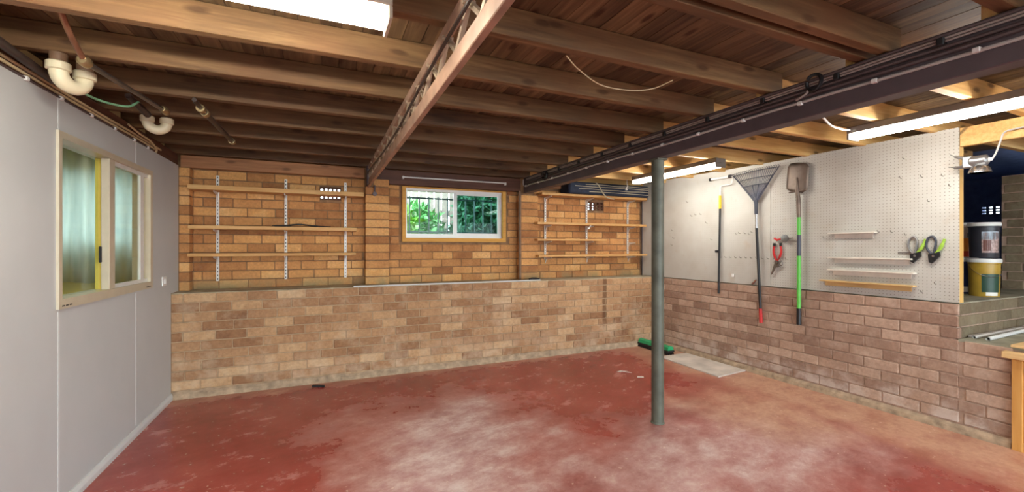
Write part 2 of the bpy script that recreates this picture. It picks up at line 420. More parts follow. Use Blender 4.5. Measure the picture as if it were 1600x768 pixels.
wu.box((-1.32, YP+.007, ZL+.002), (-1.137-.004, YBAY+.01, Z1)); wu.box((.416+.006, YP+.007, ZL+.002), (.659-.006, YBAY+.01, Z1)); wu.box((2.25+.006, YP+.007, ZL+.002), (2.493-.006, YBAY+.01, 2.0))
wu = struct(wu.build('wall_back_upper', 'mortar_upper'))
n_up = 13; hu = (Z1-Z0)/n_up
courses(wu, 'brick_upper', 'x', -1.132, .414, YBAY, -1, Z0, n_up, .05, [VENT1], hu)
courses(wu, 'brick_upper', 'x', .661, 2.248, YBAY, -1, Z0, n_up, .11, [(WX0-.03, WX1+.03, WZ0-.03, WZ1+.2)], hu)
courses(wu, 'brick_upper', 'x', 2.495, XR+.02, YBAY, -1, Z0, n_up, .16, [VENT2], hu)
for i in range(n_up):
    z = Z0 + (i+.5)*hu
    brick(wu, 'brick_upper', 'x', -1.215, -1.137, YP, z, -1, hu-JB, depth=.112)
    if z < 2.0: brick(wu, 'brick_upper', 'x', .416, .659, YP, z, -1, hu-JB, depth=.112)
    else: brick(wu, 'brick_upper', 'x', .50, .659, YP, z, -1, hu-JB, depth=.112)
    if z < 1.99: brick(wu, 'brick_upper', 'x', 2.25, 2.493, YP, z, -1, hu-JB, depth=.112)

# vent bricks, daylight shows through their holes
def vent(h, nx, nz, label):
    x0, x1, z0, z1 = h
    o = thing('vent_brick', ((x0+x1)/2, YBAY, z0), label, 'vent')
    m = MB(); wx = (x1-x0)/nx; wz = (z1-z0)/nz; bx, bz = wx*.24, wz*.26
    ys = YBAY+.012
    for i in range(nx+1):
        xc = x0 + i*wx; m.box((max(x0, xc-bx), ys, z0), (min(x1, xc+bx), ys+.03, z1))
    o1 = m.build('upright_bars', 'terracotta', o)
    m = MB()
    for j in range(nz+1):
        zc = z0 + j*wz; m.box((x0, ys+.001, max(z0, zc-bz)), (x1, ys+.031, min(z1, zc+bz)))
    m.build('cross_bars', 'terracotta', o)
vent(VENT1, 5, 2, 'dark vent brick with two rows of five bright holes behind the upper left shelf')
vent(VENT2, 4, 3, 'small vent brick with a grid of pale holes under the navy bundle')

# timber plates on top of the wall
tag(B((-1.215, 4.885, 2.078), (.41, YBAY+.006, 2.192), .004).build('wall_plate', 'plate_timber'), 'cracked brown timber wall plate on top of the left brick bay', 'beam')
tag(B((.50, 4.885, 2.03), (2.27, YBAY+.006, 2.192), .004).build('header_beam', 'header_timber'), 'dark brown timber header above the garden window', 'beam')
tag(B((2.40, 4.90, 2.10), (4.18, YBAY+.006, 2.192), .004).build('wall_plate', 'plate_timber'), 'timber wall plate behind the navy bundle on the right shelf', 'beam')

# ------------------------------------------------------------------ garden window (window_1)
w1 = B((WX0, YBAY-.03, WZ0), (WX0+.04, YBAY+.12, WZ1)).box((WX1-.04, YBAY-.03, WZ0), (WX1, YBAY+.12, WZ1)).box((WX0+.04, YBAY-.03, WZ0), (WX1-.04, YBAY+.12, WZ0+.045)).box((WX0+.04, YBAY-.03, WZ1-.012), (WX1-.04, YBAY+.12, WZ1)).build('window_1', 'window_timber'); struct(w1)
ax0, ax1, az0, az1 = WX0+.04, WX1-.04, WZ0+.045, WZ1-.012
fr = B((ax0, 4.98, az0), (ax0+.022, 5.05, az1)).box((ax1-.022, 4.98, az0), (ax1, 5.05, az1)).box((ax0, 4.975, az0), (ax1, 5.055, az0+.03)).box((ax0, 4.975, az1-.03), (ax1, 5.055, az1)).build('window_frame', 'white_aluminium', w1)
xm = (ax0+ax1)/2
s1 = B((xm-.022, 4.99, az0+.03), (xm+.022, 5.01, az1-.03)).box((ax0+.02, 5.012, az0+.03), (xm, 5.03, az0+.05)).build('sash', 'white_aluminium', w1)
s2 = B((xm, 4.985, az0+.03), (ax1-.02, 5.005, az0+.06)).box((xm, 4.985, az1-.055), (ax1-.02, 5.005, az1-.03)).box((ax1-.05, 4.986, az0+.06), (ax1-.02, 5.004, az1-.055)).build('sash', 'white_aluminium', w1)
B((ax0+.02, 5.018, az0+.03), (xm, 5.022, az1-.03)).build('pane', 'pane', s1)
B((xm+.02, 4.993, az0+.05), (ax1-.04, 4.997, az1-.04)).build('pane', 'pane_tinted', s2)
# security grille outside
g = thing('security_grille', (xm, 5.15, az0), 'dark metal security grille outside the garden window', 'grille')
for k in range(10):
    x = ax0 + .02 + (ax1-ax0-.04)*(k+.5)/10 ; T([(x, 5.13, az0+.045), (x, 5.13, az1-.075)], .008, 6).build('bar', 'grille_paint', g)
for z in (az0+.075, az1-.095): B((ax0, 5.122, z-.009), (ax1, 5.138, z+.009)).build('rail', 'grille_paint', g)
# curtain rod above it
o = thing('curtain_rod', (1.43, 4.85, 2.1), 'thin white curtain rod above the garden window', 'rod')
T([(.813, 4.86, 2.115), (2.05, 4.86, 2.118)], .008, 8).build('rod', 'white_plastic', o, True)
for x in (.813, 2.05): B((x-.01, 4.85, 2.095), (x+.01, 4.887, 2.127), .002).build('bracket', 'white_plastic', o)

# ------------------------------------------------------------------ garden outside
struct(B((-6, 5.16, -.1), (9, 14, 1.22)).build('ground_garden', 'soil'))
f = thing('paling_fence', (2.7, 7.6, 1.2), 'pale timber paling fence behind the shrubs outside', 'fence')
for k in range(30):
    x = .75 + k*.135; B((x, 7.6, 1.2), (x+.115, 7.62, 3.1+.03*random.random()), .003).build('paling', 'paling', f)
B((.75, 7.63, 1.9), (4.8, 7.68, 2.0)).build('rail', 'paling', f)
def shrub(c, rx, ry, z0, z1, n, lw, ll, mat, label, seed):
    rs = np.random.RandomState(seed); o = thing('garden_shrub', (c[0], c[1], z0), label, 'shrub', 'shrubs outside the garden window')
    vs, fs = [], []
    for i in range(n):
        d = rs.normal(size=3); d /= np.linalg.norm(d); q = rs.rand()**.4
        p = np.array((c[0]+d[0]*rx*q, c[1]+d[1]*ry*q, (z0+z1)/2 + d[2]*(z1-z0)/2*q))
        a = rs.normal(size=3) + np.array((0, -.4, .3)); a /= np.linalg.norm(a); b = np.cross(a, rs.normal(size=3)); b /= np.linalg.norm(b)
        s = .6+.8*rs.rand(); nn = np.cross(a, b)
        k = len(vs); vs += [p, p + a*ll*s*.45 + b*lw*s*.5, p + a*ll*s - nn*ll*.12, p + a*ll*s*.45 - b*lw*s*.5]; fs += [(k, k+1, k+2, k+3)]
    fo = MB().add(vs, fs).build('foliage', mat, o); fo['kind'] = 'stuff'
    for i in range(5):
        a = rs.rand()*6.28; T([(c[0], c[1], z0-.05), (c[0]+.2*rx*math.cos(a), c[1]+.2*ry*math.sin(a), (z0+z1)/2), (c[0]+.7*rx*math.cos(a), c[1]+.7*ry*math.sin(a), z1-.1)], [.016, .011, .005], 6).build('stem', 'stem', o)
shrub((.87, 5.70, 1), .30, .26, 1.0, 1.88, 260, .09, .16, 'leaf_bright', 'bright broad-leaved shrub low in the left corner of the garden window', 1)
shrub((1.27, 6.50, 1), .42, .36, .9, 1.98, 1800, .05, .15, 'leaf_mid', 'mid green shrub behind the left sash of the garden window', 2)
shrub((2.27, 6.45, 1), .36, .34, .7, 2.6, 2400, .045, .17, 'leaf_dark', 'dark green shrub behind the middle of the garden window', 3)
shrub((3.32, 6.50, 1), .38, .34, .7, 2.7, 2200, .045, .17, 'leaf_mid', 'long-leaved green shrub behind the right sash of the garden window', 4)
shrub((1.75, 5.72, 1), .44, .22, 1.0, 1.68, 560, .045, .11, 'leaf_dark', 'low dark shrub under the middle bars of the garden window', 5)
shrub((3.2, 7.22, 1), 1.1, .16, .3, 3.6, 4200, .08, .16, 'leaf_dark', 'tall dark hedge at the back of the garden behind the other shrubs', 6)

# ------------------------------------------------------------------ left partition wall
LWY0, LWZ = -3.4, 2.085
LW = (2.872, 4.158, 1.022, 1.921)                       # window opening
core = MB()
for (a, b, c, d) in ((LWY0, LW[0], 0, LWZ), (LW[1], 4.60, 0, LWZ), (LW[0], LW[1], 0, LW[2]), (LW[0], LW[1], LW[3], LWZ), (4.60, 4.835, ZL+.004, LWZ)):
    core.box((XL-.095, a, c), (XL-.008, b, d))
wl_ = struct(core.build('wall_left', 'wall_paint'))
def panel(boxes):
    m = MB()
    for (a, b, c, d) in boxes: m.box((XL-.008, a, c), (XL, b, d))
    m.build('panel', 'wall_paint', wl_)
g_ = .0015
panel([(-.7, .5-g_, 0, LWZ)]); panel([(.5+g_, 1.7-g_, 0, LWZ)]); panel([(1.7+g_, LW[0], 0, LWZ), (LW[0], 2.896-g_, 0, LW[2]), (LW[0], 2.896-g_, LW[3], LWZ)])
panel([(2.896+g_, 3.87-g_, 0, LW[2]), (2.896+g_, 3.87-g_, LW[3], LWZ)])
panel([(3.87+g_, LW[1], 0, LW[2]), (3.87+g_, LW[1], LW[3], LWZ), (LW[1], YB, 0, LWZ), (YB, YP, ZL+.004, LWZ)])
for y, zs in ((2.896, ((.07, LW[2]-.01), (LW[3]+.01, LWZ))), (3.87, ((.07, LW[2]-.01), (LW[3]+.01, LWZ))), (1.7, ((.07, LWZ),))):
    m = MB()
    for a, b in zs: m.box((XL-.002, y-.008, a), (XL+.0015, y+.008, b))
    m.build('joint_strip', 'white_trim', wl_)
struct(MB().prism([(XL, 0), (XL+.018, 0), (XL+.018, .03), (XL+.008, .055), (XL, .055)], 'y', -1.0, YB-.004).build('baseboard_left', 'white_trim'))
# sliding window in it (window_2)
y0, y1, z0, z1 = LW
w2 = B((XL-.10, y0, z0), (XL+.012, y0+.03, z1)).box((XL-.10, y1-.045, z0), (XL+.012, y1, z1)).box((XL-.10, y0+.03, z0), (XL+.012, y1-.045, z0+.05)).box((XL-.10, y0+.03, z1-.035), (XL+.012, y1-.045, z1)).build('window_2', 'cream_aluminium'); struct(w2)
B((XL-.035, 3.435, z0+.05), (XL+.008, 3.515, z1-.035), .004).build('mullion', 'cream_aluminium', w2)
B((XL-.028, 3.51, z0+.05), (XL-.008, y1-.045, z0+.075)).box((XL-.028, 3.51, z1-.06), (XL-.008, y1-.045, z1-.035)).box((XL-.027, 3.985, z0+.075), (XL-.009, 4.045, z1-.06)).build('sash', 'white_aluminium', w2)
B((XL-.020, 3.5, z0+.07), (XL-.016, 4.0, z1-.055)).build('pane', 'pane', w2)
sl = B((XL-.075, 3.475, z0+.05), (XL-.045, 3.545, z1-.035)).build('sash_stile', 'yellow_jamb', w2)
B((XL-.062, 2.90, z0+.05), (XL-.058, 3.52, z1-.035)).build('pane', 'pane', w2)
B((XL-.044, 3.43, 1.24), (XL-.028, 3.49, 1.34), .004).build('latch', 'black_plastic', w2)
m = MB()
for y in (2.90, 2.935, 2.97, 4.03, 4.06, 4.09): m.box((XL+.0115, y, z0+.012), (XL+.0135, y+.022, z0+.018))
m.build('drain_slots', 'black_plastic', w2)
# switch plate
o = thing('wall_switch', (XL, 4.44, 1.01), 'small white switch plate on the grey wall near the brick corner', 'switch')
pl_ = B((XL, 4.40, 1.012), (XL+.009, 4.485, 1.088), .002).build('plate', 'white_plastic', o)
B((XL+.009, 4.425, 1.03), (XL+.014, 4.44, 1.07), .001).build('rocker', 'white_plastic', pl_); B((XL+.009, 4.45, 1.03), (XL+.014, 4.465, 1.07), .001).build('rocker', 'white_plastic', pl_)

# ------------------------------------------------------------------ room behind the left window
SW = (-2.45, -1.50, 1.36, 2.05)
struct(mortar_with_holes(-4.3, XL-.1, ZL+.002, ZC+.03, YBAY, 5.16, [SW]).build('wall_side_room_back', 'side_paint'))
struct(B((-4.2, YB, 0), (XL-.1, YBAY+.1, ZL+.002)).build('wall_side_room_ledge', 'side_paint'))
struct(B((-4.3, 1.2, 0), (-4.2, YBAY, ZC+.02)).build('wall_side_room_left', 'side_paint'))
struct(B((-4.2, 1.2, 0), (XL-.1, 1.3, ZC+.02)).build('wall_side_room_front', 'side_paint'))
struct(B((-4.2, 1.3, 2.22), (XL-.1, 5.0, 2.29)).build('ceiling_side_room', 'side_paint'))
w3 = struct(B((SW[0], 5.0, SW[2]), (SW[0]+.04, 5.1, SW[3])).box((SW[1]-.04, 5.0, SW[2]), (SW[1], 5.1, SW[3])).box((SW[0]+.04, 5.0, SW[2]), (SW[1]-.04, 5.1, SW[2]+.04)).box((SW[0]+.04, 5.0, SW[3]-.04), (SW[1]-.04, 5.1, SW[3])).box((-2.0, 5.01, SW[2]+.04), (-1.96, 5.09, SW[3]-.04)).build('window_3', 'white_aluminium'))
B((SW[0]+.04, 5.04, SW[2]+.04), (SW[1]-.04, 5.045, SW[3]-.04)).build('pane', 'pane', w3)
m = MB(); nx = 120; vs_ = []; zz = np.linspace(1.03, 2.19, 14)
for i in range(nx+1):
    x = -2.75 + (XL-.13+2.75)*i/nx
    for z in zz:
        amp = .022*(1 - .35*(z-1.03)/1.16); vs_.append((x, 4.865 + amp*math.sin(i*.62 + .6*math.sin(i*.17)) + .012*math.sin(i*.23+2*z), z + .008*math.sin(i*.31)))
nz = len(zz); m.add(vs_, [(i*nz+j, (i+1)*nz+j, (i+1)*nz+j+1, i*nz+j+1) for i in range(nx) for j in range(nz-1)])
cu = thing('curtain', (-2, 4.87, 1.03), 'pale sheer curtain glowing with daylight seen through the sliding window', 'curtain')
cl = m.build('cloth', 'curtain_cloth', cu, True); sm = cl.modifiers.new('thickness', 'SOLIDIFY'); sm.thickness = .002
T([(-2.85, 4.865, 2.195), (XL-.12, 4.865, 2.195)], .01, 8).build('rod', 'white_plastic', cu, True)
o = thing('ceiling_lamp', (-2.6, 3.2, 2.14), 'round glass ceiling lamp of the side room, warm and lit', 'lamp')
MB().lathe((-2.6, 3.2, 2.19), [(.07, .03), (.07, 0)], seg=20).build('base', 'white_plastic', o, True)
emit('side_lamp_glow', (255, 234, 140), 45.0)
MB().lathe((-2.6, 3.2, 2.13), [(.03, 0), (.09, .02), (.11, .045), (.09, .06)], seg=20).build('glass', 'side_lamp_glow', o, True)

# ------------------------------------------------------------------ right wall: brick dado, step, platforms
wr = B((XR+.007, 1.545, 0), (XR+.25, YB+.4, ZL-.006)).build('wall_right', 'mortar_right', pivot=(XR, 2.5, 0)); struct(wr)
struct(B((XR+.007, .1, 0), (6.05, 1.545, .664)).build('wall_right_low', 'mortar_right', pivot=(XR, 1.4, 0)))
wlow = bpy.data.objects['wall_right_low']
courses(wr, 'brick_right', 'y', 1.534, YB, XR, -1, .066, 10, .02)
courses(wlow, 'brick_right', 'y', 1.265, 1.534, XR, -1, .066, 7, .0)
struct(MB().prism([(XR-.02, 0), (XR-.012, .035), (XR+.01, .062), (XR+.02, 0)], 'y', 1.27, YB).build('trim_3', 'base_render'))
wstep = B((XR+.06, 1.534+.007, .6), (6.1, 1.70, ZL-.004)).build('wall_step', 'mortar_right'); struct(wstep)
courses(wstep, 'brick_grey', 'x', XR+.002, 6.08, 1.534, -1, .668, 3, .0)
struct(B((XR+.004, .1, .655), (6.06, 1.536, .672)).build('floor_low_platform', 'slab'))
struct(B((XR+.05, 1.545, ZL-.01), (10, 5.2, ZL+.004)).build('floor_high_platform', 'slab'))
struct(B((6.06, 1.545, 0), (10, 5.2, ZL-.012)).build('ground_under_house', 'void_wall'))
wv = B((6.107, -3.4, 0), (6.3, 1.92, 2.03)).build('wall_void', 'mortar_right'); struct(wv)
courses(wv, 'brick_grey', 'y', .9, 1.92, 6.1, -1, .93, 13, .1, hc=.0846)
struct(mortar_with_holes(4.1, 10.0, .9, 2.35, 5.02, 5.16, []).build('wall_void_back', 'void_wall'))
VV = (2.62, 2.96, 1.80, 1.92)
m = MB()
for (a, b, c, d) in ((1.0, VV[0], .9, 2.35), (VV[1], 5.1, .9, 2.35), (VV[0], VV[1], .9, VV[2]), (VV[0], VV[1], VV[3], 2.35)): m.box((8.75, a, c), (8.9, b, d))
struct(m.build('wall_void_right', 'void_wall'))
o = thing('vent_brick', (8.75, 2.79, VV[2]), 'small bluish lit vent grid far back in the dark underfloor space', 'vent')
m = MB()
for k in range(6): y = VV[0] + (VV[1]-VV[0])*k/5; m.box((8.74, y-.014, VV[2]), (8.77, y+.014, VV[3]))
m.build('upright_bars', 'void_wall', o); m = MB()
for k in range(4): z = VV[2] + (VV[3]-VV[2])*k/3; m.box((8.745, VV[0], z-.011), (8.775, VV[1], z+.011))
m.build('cross_bars', 'void_wall', o)
struct(B((6.3, 1.0, 0), (8.9, 1.1, 2.35)).build('wall_void_front', 'void_wall'))

# pegboard
def peg(y0, y1, z1, mat, label):
    o = thing('pegboard_sheet', (XR+.02, (y0+y1)/2, ZL+.006), label, 'pegboard')
    MB().prism([(y0, ZL+.006), (y1, ZL+.006), (y1, z1[1]), (y0, z1[0])], 'x', XR+.014, XR+.020).build('sheet', mat, o)
    for y in np.linspace(y0+.09, y1-.03, 4): B((XR+.020, y-.02, ZL+.006), (XR+.05, y+.02, min(z1)-.01)).build('batten', 'stud_timber', o)
peg(1.534, 2.958, (2.20, 2.204), 'pegboard', 'white pegboard sheet with visible holes behind the shovel and pruners')
peg(2.962, 4.895, (2.204, 2.24), 'pegboard_painted', 'white painted pegboard sheet behind the rake and steel post')
tag(B((XR+.0215, 1.536, ZL+.004), (XR+.085, 1.58, 2.19), .002).build('timber_stud', 'stud_timber'), 'yellowish timber stud at the right end of the pegboard', 'post')

# front of the garage: unseen, with an open doorway added for daylight fill
struct(B((-1.3, -3.4, 0), (-.4, -3.25, 2.35)).box((5.2, -3.4, 0), (6.3, -3.25, 2.35)).box((-.4, -3.4, 2.12), (5.2, -3.25, 2.35)).build('wall_front', 'wall_paint'))

# ------------------------------------------------------------------ ceiling: slab, boards, joists
ce = struct(B((-4.3, -3.4, ZC+.022), (10, 5.2, ZC+.1)).build('ceiling', 'bearer_timber'))
bw = .088; x = -1.42
while x < 6.1:
    B((x+.0015, -3.3, ZC+random.uniform(0, .0015)), (x+bw-.0015, 5.15, ZC+.022)).build('board', 'ceiling_board', ce); x += bw
struct(B((6.15, -3.3, ZC), (10, 5.15, ZC+.02)).build('ceiling_void', 'void_wall'))
ORD = ['first', 'second', 'third', 'fourth', 'fifth', 'sixth', 'seventh', 'eighth', 'ninth', 'tenth', 'eleventh', 'twelfth', 'thirteenth']
def yf(k): return 2.1135 + .4623*k                      # far face of joist k
for k in range(6, -5, -1):
    n = 6-k
    y = yf(k) if k != 6 else 4.882
    lab = ('timber ceiling joist resting at the back wall plate' if k == 6 else f'timber ceiling joist crossing above the steel truss, {ORD[n]} from the back wall')
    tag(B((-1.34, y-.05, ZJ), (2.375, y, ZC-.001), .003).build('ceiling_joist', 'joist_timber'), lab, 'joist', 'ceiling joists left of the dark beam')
    lab = f'pale timber ceiling joist right of the dark beam, {ORD[n]} from the back wall'
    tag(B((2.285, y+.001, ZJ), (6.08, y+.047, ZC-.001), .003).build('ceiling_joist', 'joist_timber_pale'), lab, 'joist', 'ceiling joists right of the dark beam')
y = yf(-2)
tag(B((-1.34, y-.131, ZJ), (2.375, y-.085, ZC-.001), .003).build('ceiling_joist', 'joist_timber'), 'timber ceiling joist doubled close beside another one near the camera', 'joist', 'ceiling joists left of the dark beam')
# bearer above the left wall
tag(B((XL-.105, -3.3, 2.087), (XL-.012, 4.88, ZJ-.001), .004).build('bearer_beam', 'bearer_timber'), 'brown timber bearer on top of the grey wall', 'beam')
tag(B((XR+.02, -.6, 2.06), (XR+.07, 1.534, ZJ-.001), .003).build('trimmer_beam', 'joist_timber_pale'), 'pale timber trimmer above the dark underfloor opening', 'beam')

# ------------------------------------------------------------------ main beam, post and its cables
bmX0, bmX1, bmZ = 2.285, 2.378, 2.005
tag(MB().box((bmX0, -3.2, bmZ), (bmX1, 4.84, ZJ-.001), .004).build('main_beam', 'beam_paint'), 'long dark brown ceiling beam resting on the steel post', 'beam')
o = thing('support_post', (2.333, 2.545, 0), 'dark green-grey round steel post under the ceiling beam', 'post')
MB().lathe((2.333, 2.545, 0), [(.046, 0), (.046, bmZ-.012)], seg=28).build('column', 'post_steel', o, True)
B((2.284, 2.49, bmZ-.012), (2.382, 2.60, bmZ-.001), .002).build('head_plate', 'post_steel', o)
MB().lathe((2.333, 2.545, 0), [(.052, 0), (.05, .006), (.046, .01)], seg=28).build('base_weld', 'post_steel', o, True)
YA = -1.0
def run(pts, r, mat, label, clips=(), clipmat='dark_cable', group=None, cl=.012):
    o = thing('electrical_cable', pts[len(pts)//2], label, 'cable', group)
    T(pts, r, 8).build('sheath', mat, o, True)
    for c in clips: B((c[0]-cl, c[1]-.012, c[2]-cl), (c[0]+cl, c[1]+.012, c[2]+cl), .003).build('clip', clipmat, o)
    return o
xf = bmX0-.012
ys_ = [.35+.33*i for i in range(14)]
pts = [(xf, YA, 2.083)] + [(xf, y, 2.083-.004*math.sin(i*1.3)) for i, y in enumerate(ys_)] + [(xf, 4.70, 2.078), (xf-.006, 4.78, 2.088), (xf-.006, 4.805, 2.12), (xf-.006, 4.80, 2.17)]
run(curve(pts, 4), .0075, 'grey_conduit', 'pale grey conduit clipped along the lower side of the dark beam', [(xf, y+.1, 2.083) for y in ys_], 'white_plastic', cl=.010)
for j, (dz, r, mt, lb) in enumerate(((2.112, .0105, 'dark_cable', 'thick dark cable just above the pale conduit on the beam'), (2.134, .009, 'dark_cable', 'dark cable in the middle of the bundle on the beam'),
                                (2.156, .005, 'grey_cable', 'pair of thin pale cables near the top of the beam bundle'), (2.182, .0095, 'dark_cable', 'topmost thick dark cable along the upper edge of the beam'))):
    pts = [(xf-.002*j, YA, dz)] + [(xf-.001*j + random.uniform(-.001, .001), y, dz+random.uniform(-.0015, .0015)) for y in np.linspace(.2, 4.4, 16)] + [(xf-.002, 4.60, dz-.001), (xf-.002, 4.72, dz)]
    o = run(curve(pts, 4), r, mt, lb, [(xf-.002*j, y, dz) for y in (np.linspace(.5, 4.3, 11) if j == 2 else ())], 'black_plastic', cl=.016)
    if j == 2:
        T([(p[0]-.003, p[1], p[2]+.011) for p in curve(pts, 4)], .005, 8).build('sheath', mt, o, True)
o = thing('cable_coil', (xf-.02, 1.36, 2.15), 'black cable loop hanging at the beam where the double joist meets it', 'cable')
T([(xf-.018-.004*math.sin(a*2), 1.36+.035*math.cos(a), 2.16+.04*math.sin(a)) for a in np.linspace(.6, 6.6, 20)], .009, 8).build('loop', 'black_plastic', o, True)
T(curve([(xf-.018, 1.39, 2.13), (xf-.02, 1.40, 2.115), (xf-.015, 1.45, 2.10)]), .006, 8).build('tail', 'grey_cable', o, True)
o = thing('cable_coil', (xf-.02, 4.2, 2.12), 'dark cable loop near the back end of the beam', 'cable')
T([(xf-.02, 4.22+.05*math.cos(a), 2.13+.04*math.sin(a)) for a in np.linspace(.2, 6.0, 20)], .014, 8).build('loop', 'black_plastic', o, True)
tag(T(curve([(.998, 1.662, 2.192), (1.106, 1.726, 2.172), (1.299, 1.817, 2.16), (1.48, 1.816, 2.16), (1.60, 1.78, 2.175), (1.66, 1.70, 2.2)]), .003, 6).build('hanging_wire', 'cream_cable'), 'thin pale wire drooping between two ceiling joists', 'wire')

# ------------------------------------------------------------------ steel truss
tr = thing('steel_truss', (.44, 1.9, 1.976), 'open-web steel truss with zigzag rods running to the brick pier', 'truss')
tx = .43
B((tx, -2.0, 2.146), (tx+.028, 4.83, ZJ-.001), .003).build('top_chord', 'truss_paint', tr)
B((tx, -2.0, 1.976), (tx+.028, 4.835, 2.043), .003).build('bottom_chord', 'truss_paint', tr)
y = 4.74; k = 0
while y > -1.9:
    a, b = ((tx+.014, y, 2.04), (tx+.014, y-.135, 2.15)) if k % 2 == 0 else ((tx+.014, y, 2.15), (tx+.014, y-.135, 2.04))
    T([a, b], .012, 8).build('web_rod', 'truss_rod', tr, True)
    if k % 2 == 0: T([(tx-.008, y-.135, 2.15), (tx+.036, y-.135, 2.15)], .009, 7).build('cross_pin', 'truss_rod', tr, True)
    y -= .135; k += 1
B((tx-.012, 4.70, 1.985), (tx+.04, 4.838, 2.19), .004).build('end_plate', 'beam_paint', tr)
pts = [(tx-.012, -1.5, 2.11), (tx-.012, 0, 2.10), (tx-.012, 1.2, 2.105), (tx-.012, 2.0, 2.09), (tx-.012, 2.5, 2.062), (tx-.012, 2.75, 2.055), (tx-.012, 3.5, 2.06), (tx-.012, 4.2, 2.09), (tx-.012, 4.74, 2.10)]
run(curve(pts, 5), .007, 'dark_pipe', 'dark grey cable running along the steel truss', [(tx-.01, 2.62, 2.057), (tx-.01, 3.6, 2.064)], 'brass', cl=.008)
o = thing('iron_hook', (.52, 4.79, 1.90), 'black iron rod with a round end hanging at the truss end', 'hook')
T([(.505, 4.815, 2.0), (.505, 4.82, 1.915)], .009, 8).build('rod', 'beam_paint', o, True)
MB().lathe((.505, 4.80, 1.905), [(.004, -.01), (.022, -.008), (.024, 0), (.022, .012), (.006, .02)], 'y', 16).build('round_end', 'beam_paint', o, True)
# pipe down the left side of the pier beside the garden window
tag(T([(2.232, 4.83, ZL+.004), (2.232, 4.83, 2.03)], .018, 12).build('vertical_pipe', 'grey_pvc', None, True), 'brown vertical pipe beside the pier right of the garden window', 'pipe')

# ------------------------------------------------------------------ shelves
def upright(x, z0, z1, label, group, y=YBAY-.004):
    o = thing('shelf_upright', (x, y, z0), label, 'shelf support', group)
    ch_ = B((x-.0125, y-.012, z0), (x+.0125, y, z1)).build('channel', 'shelf_metal', o)
    m = MB(); n = int((z1-z0)/.035)
    for i in range(n): m.box((x-.004, y-.0135, z0+.012+i*.035), (x+.004, y-.0115, z0+.026+i*.035))
    sl = m.build('slots', 'black_plastic', ch_); return o
def bracket(o, x, z, d, y=YBAY-.016):
    MB().prism([(y, z), (y-d, z), (y-d, z-.012), (y-.03, z-.03), (y-.006, z-.075), (y, z-.08)], 'x', x-.004, x+.004).build('bracket', 'shelf_metal', o)
GU = 'white slotted uprights of the left shelves'
L1z, L2z, L3z = 1.885, 1.518, 1.262
for x, wh in ((-.935, 'first white slotted shelf upright, nearest the grey wall'), (-.35, 'white slotted shelf upright in the middle of the left brick bay'), (.217, 'white slotted shelf upright beside the brick pier, left bay')):
    o = upright(x, 1.008, 2.026, wh, GU)
    for z in (L1z-.0225, L2z-.0185, L3z-.0165): bracket(o, x, z, .16)
def shelf(x0, x1, ya, z, t, label, group):
    tag(B((x0, ya, z-t/2), (x1, YBAY-.018, z+t/2), .003).build('shelf_board', 'shelf_timber'), label, 'shelf', group)
GS = 'timber shelves in the left brick bay'
shelf(-1.13, .39, 4.74, L1z, .042, 'top timber shelf of the left brick bay, across the vent', GS)
shelf(-1.125, .32, 4.74, L2z, .034, 'middle timber shelf of the left brick bay holding a dark stick', GS)
shelf(-1.13, .31, 4.74, L3z, .030, 'bottom timber shelf of the left brick bay', GS)
st = thing('dark_stick', (-.25, 4.8, L2z+.017), 'thin dark bent stick lying on the middle left shelf', 'stick')
T(curve([(-.46, 4.78, L2z+.025), (-.34, 4.79, L2z+.028), (-.22, 4.80, L2z+.042), (-.08, 4.79, L2z+.03), (.07, 4.78, L2z+.024)]), [.004]*2+[.009]*14+[.008]*10+[.005]*7, 7).build('shaft', 'dark_rubber', st, True)
B((-.24, 4.77, L2z+.034), (-.19, 4.83, L2z+.05), .005).build('joint', 'black_plastic', st)
GU2 = 'white slotted uprights of the right shelves'
R1z, R2z, R3z, R4z = 2.005, 1.634, 1.427, 1.224
for x, a, wh, zs in ((2.647, 1.17, 'white slotted shelf upright beside the pier, right bay', (R1z, R2z, R3z, R4z)), (3.284, 1.20, 'white slotted shelf upright below the right vent brick', (R1z, R2z, R3z, R4z)), (3.98, 1.18, 'white slotted shelf upright nearest the pegboard, with an empty bracket', (R1z, R2z, R3z-.01, R4z))):
    o = upright(x, a, 1.975, wh, GU2)
    for z in zs: bracket(o, x, z-.016 if z == R3z else z-.018, .16)
GS2 = 'timber shelves in the right brick bay'
shelf(2.50, 4.165, 4.75, R1z, .032, 'top timber shelf of the right bay under the navy bundle', GS2)

tag(B((2.50, 4.75, R2z-.015), (4.155, YBAY-.018, R2z+.015), .003).box((2.44, 4.75, R2z-.015), (2.51, YP-.004, R2z+.015)).build('shelf_board', 'shelf_timber'), 'second timber shelf of the right bay, long and empty', 'shelf', GS2)
tag(B((2.50, 4.75, R3z-.012), (3.48, YBAY-.018, R3z+.012), .003).box((2.44, 4.75, R3z-.012), (2.51, YP-.004, R3z+.012)).build('shelf_board', 'shelf_timber'), 'short timber shelf of the right bay', 'shelf', GS2)
tag(B((2.50, 4.75, R4z-.013), (4.17, YBAY-.018, R4z+.013), .003).box((2.455, 4.75, R4z-.013), (2.51, YP-.004, R4z+.013)).build('shelf_board', 'shelf_timber'), 'lowest timber shelf of the right bay', 'shelf', GS2)
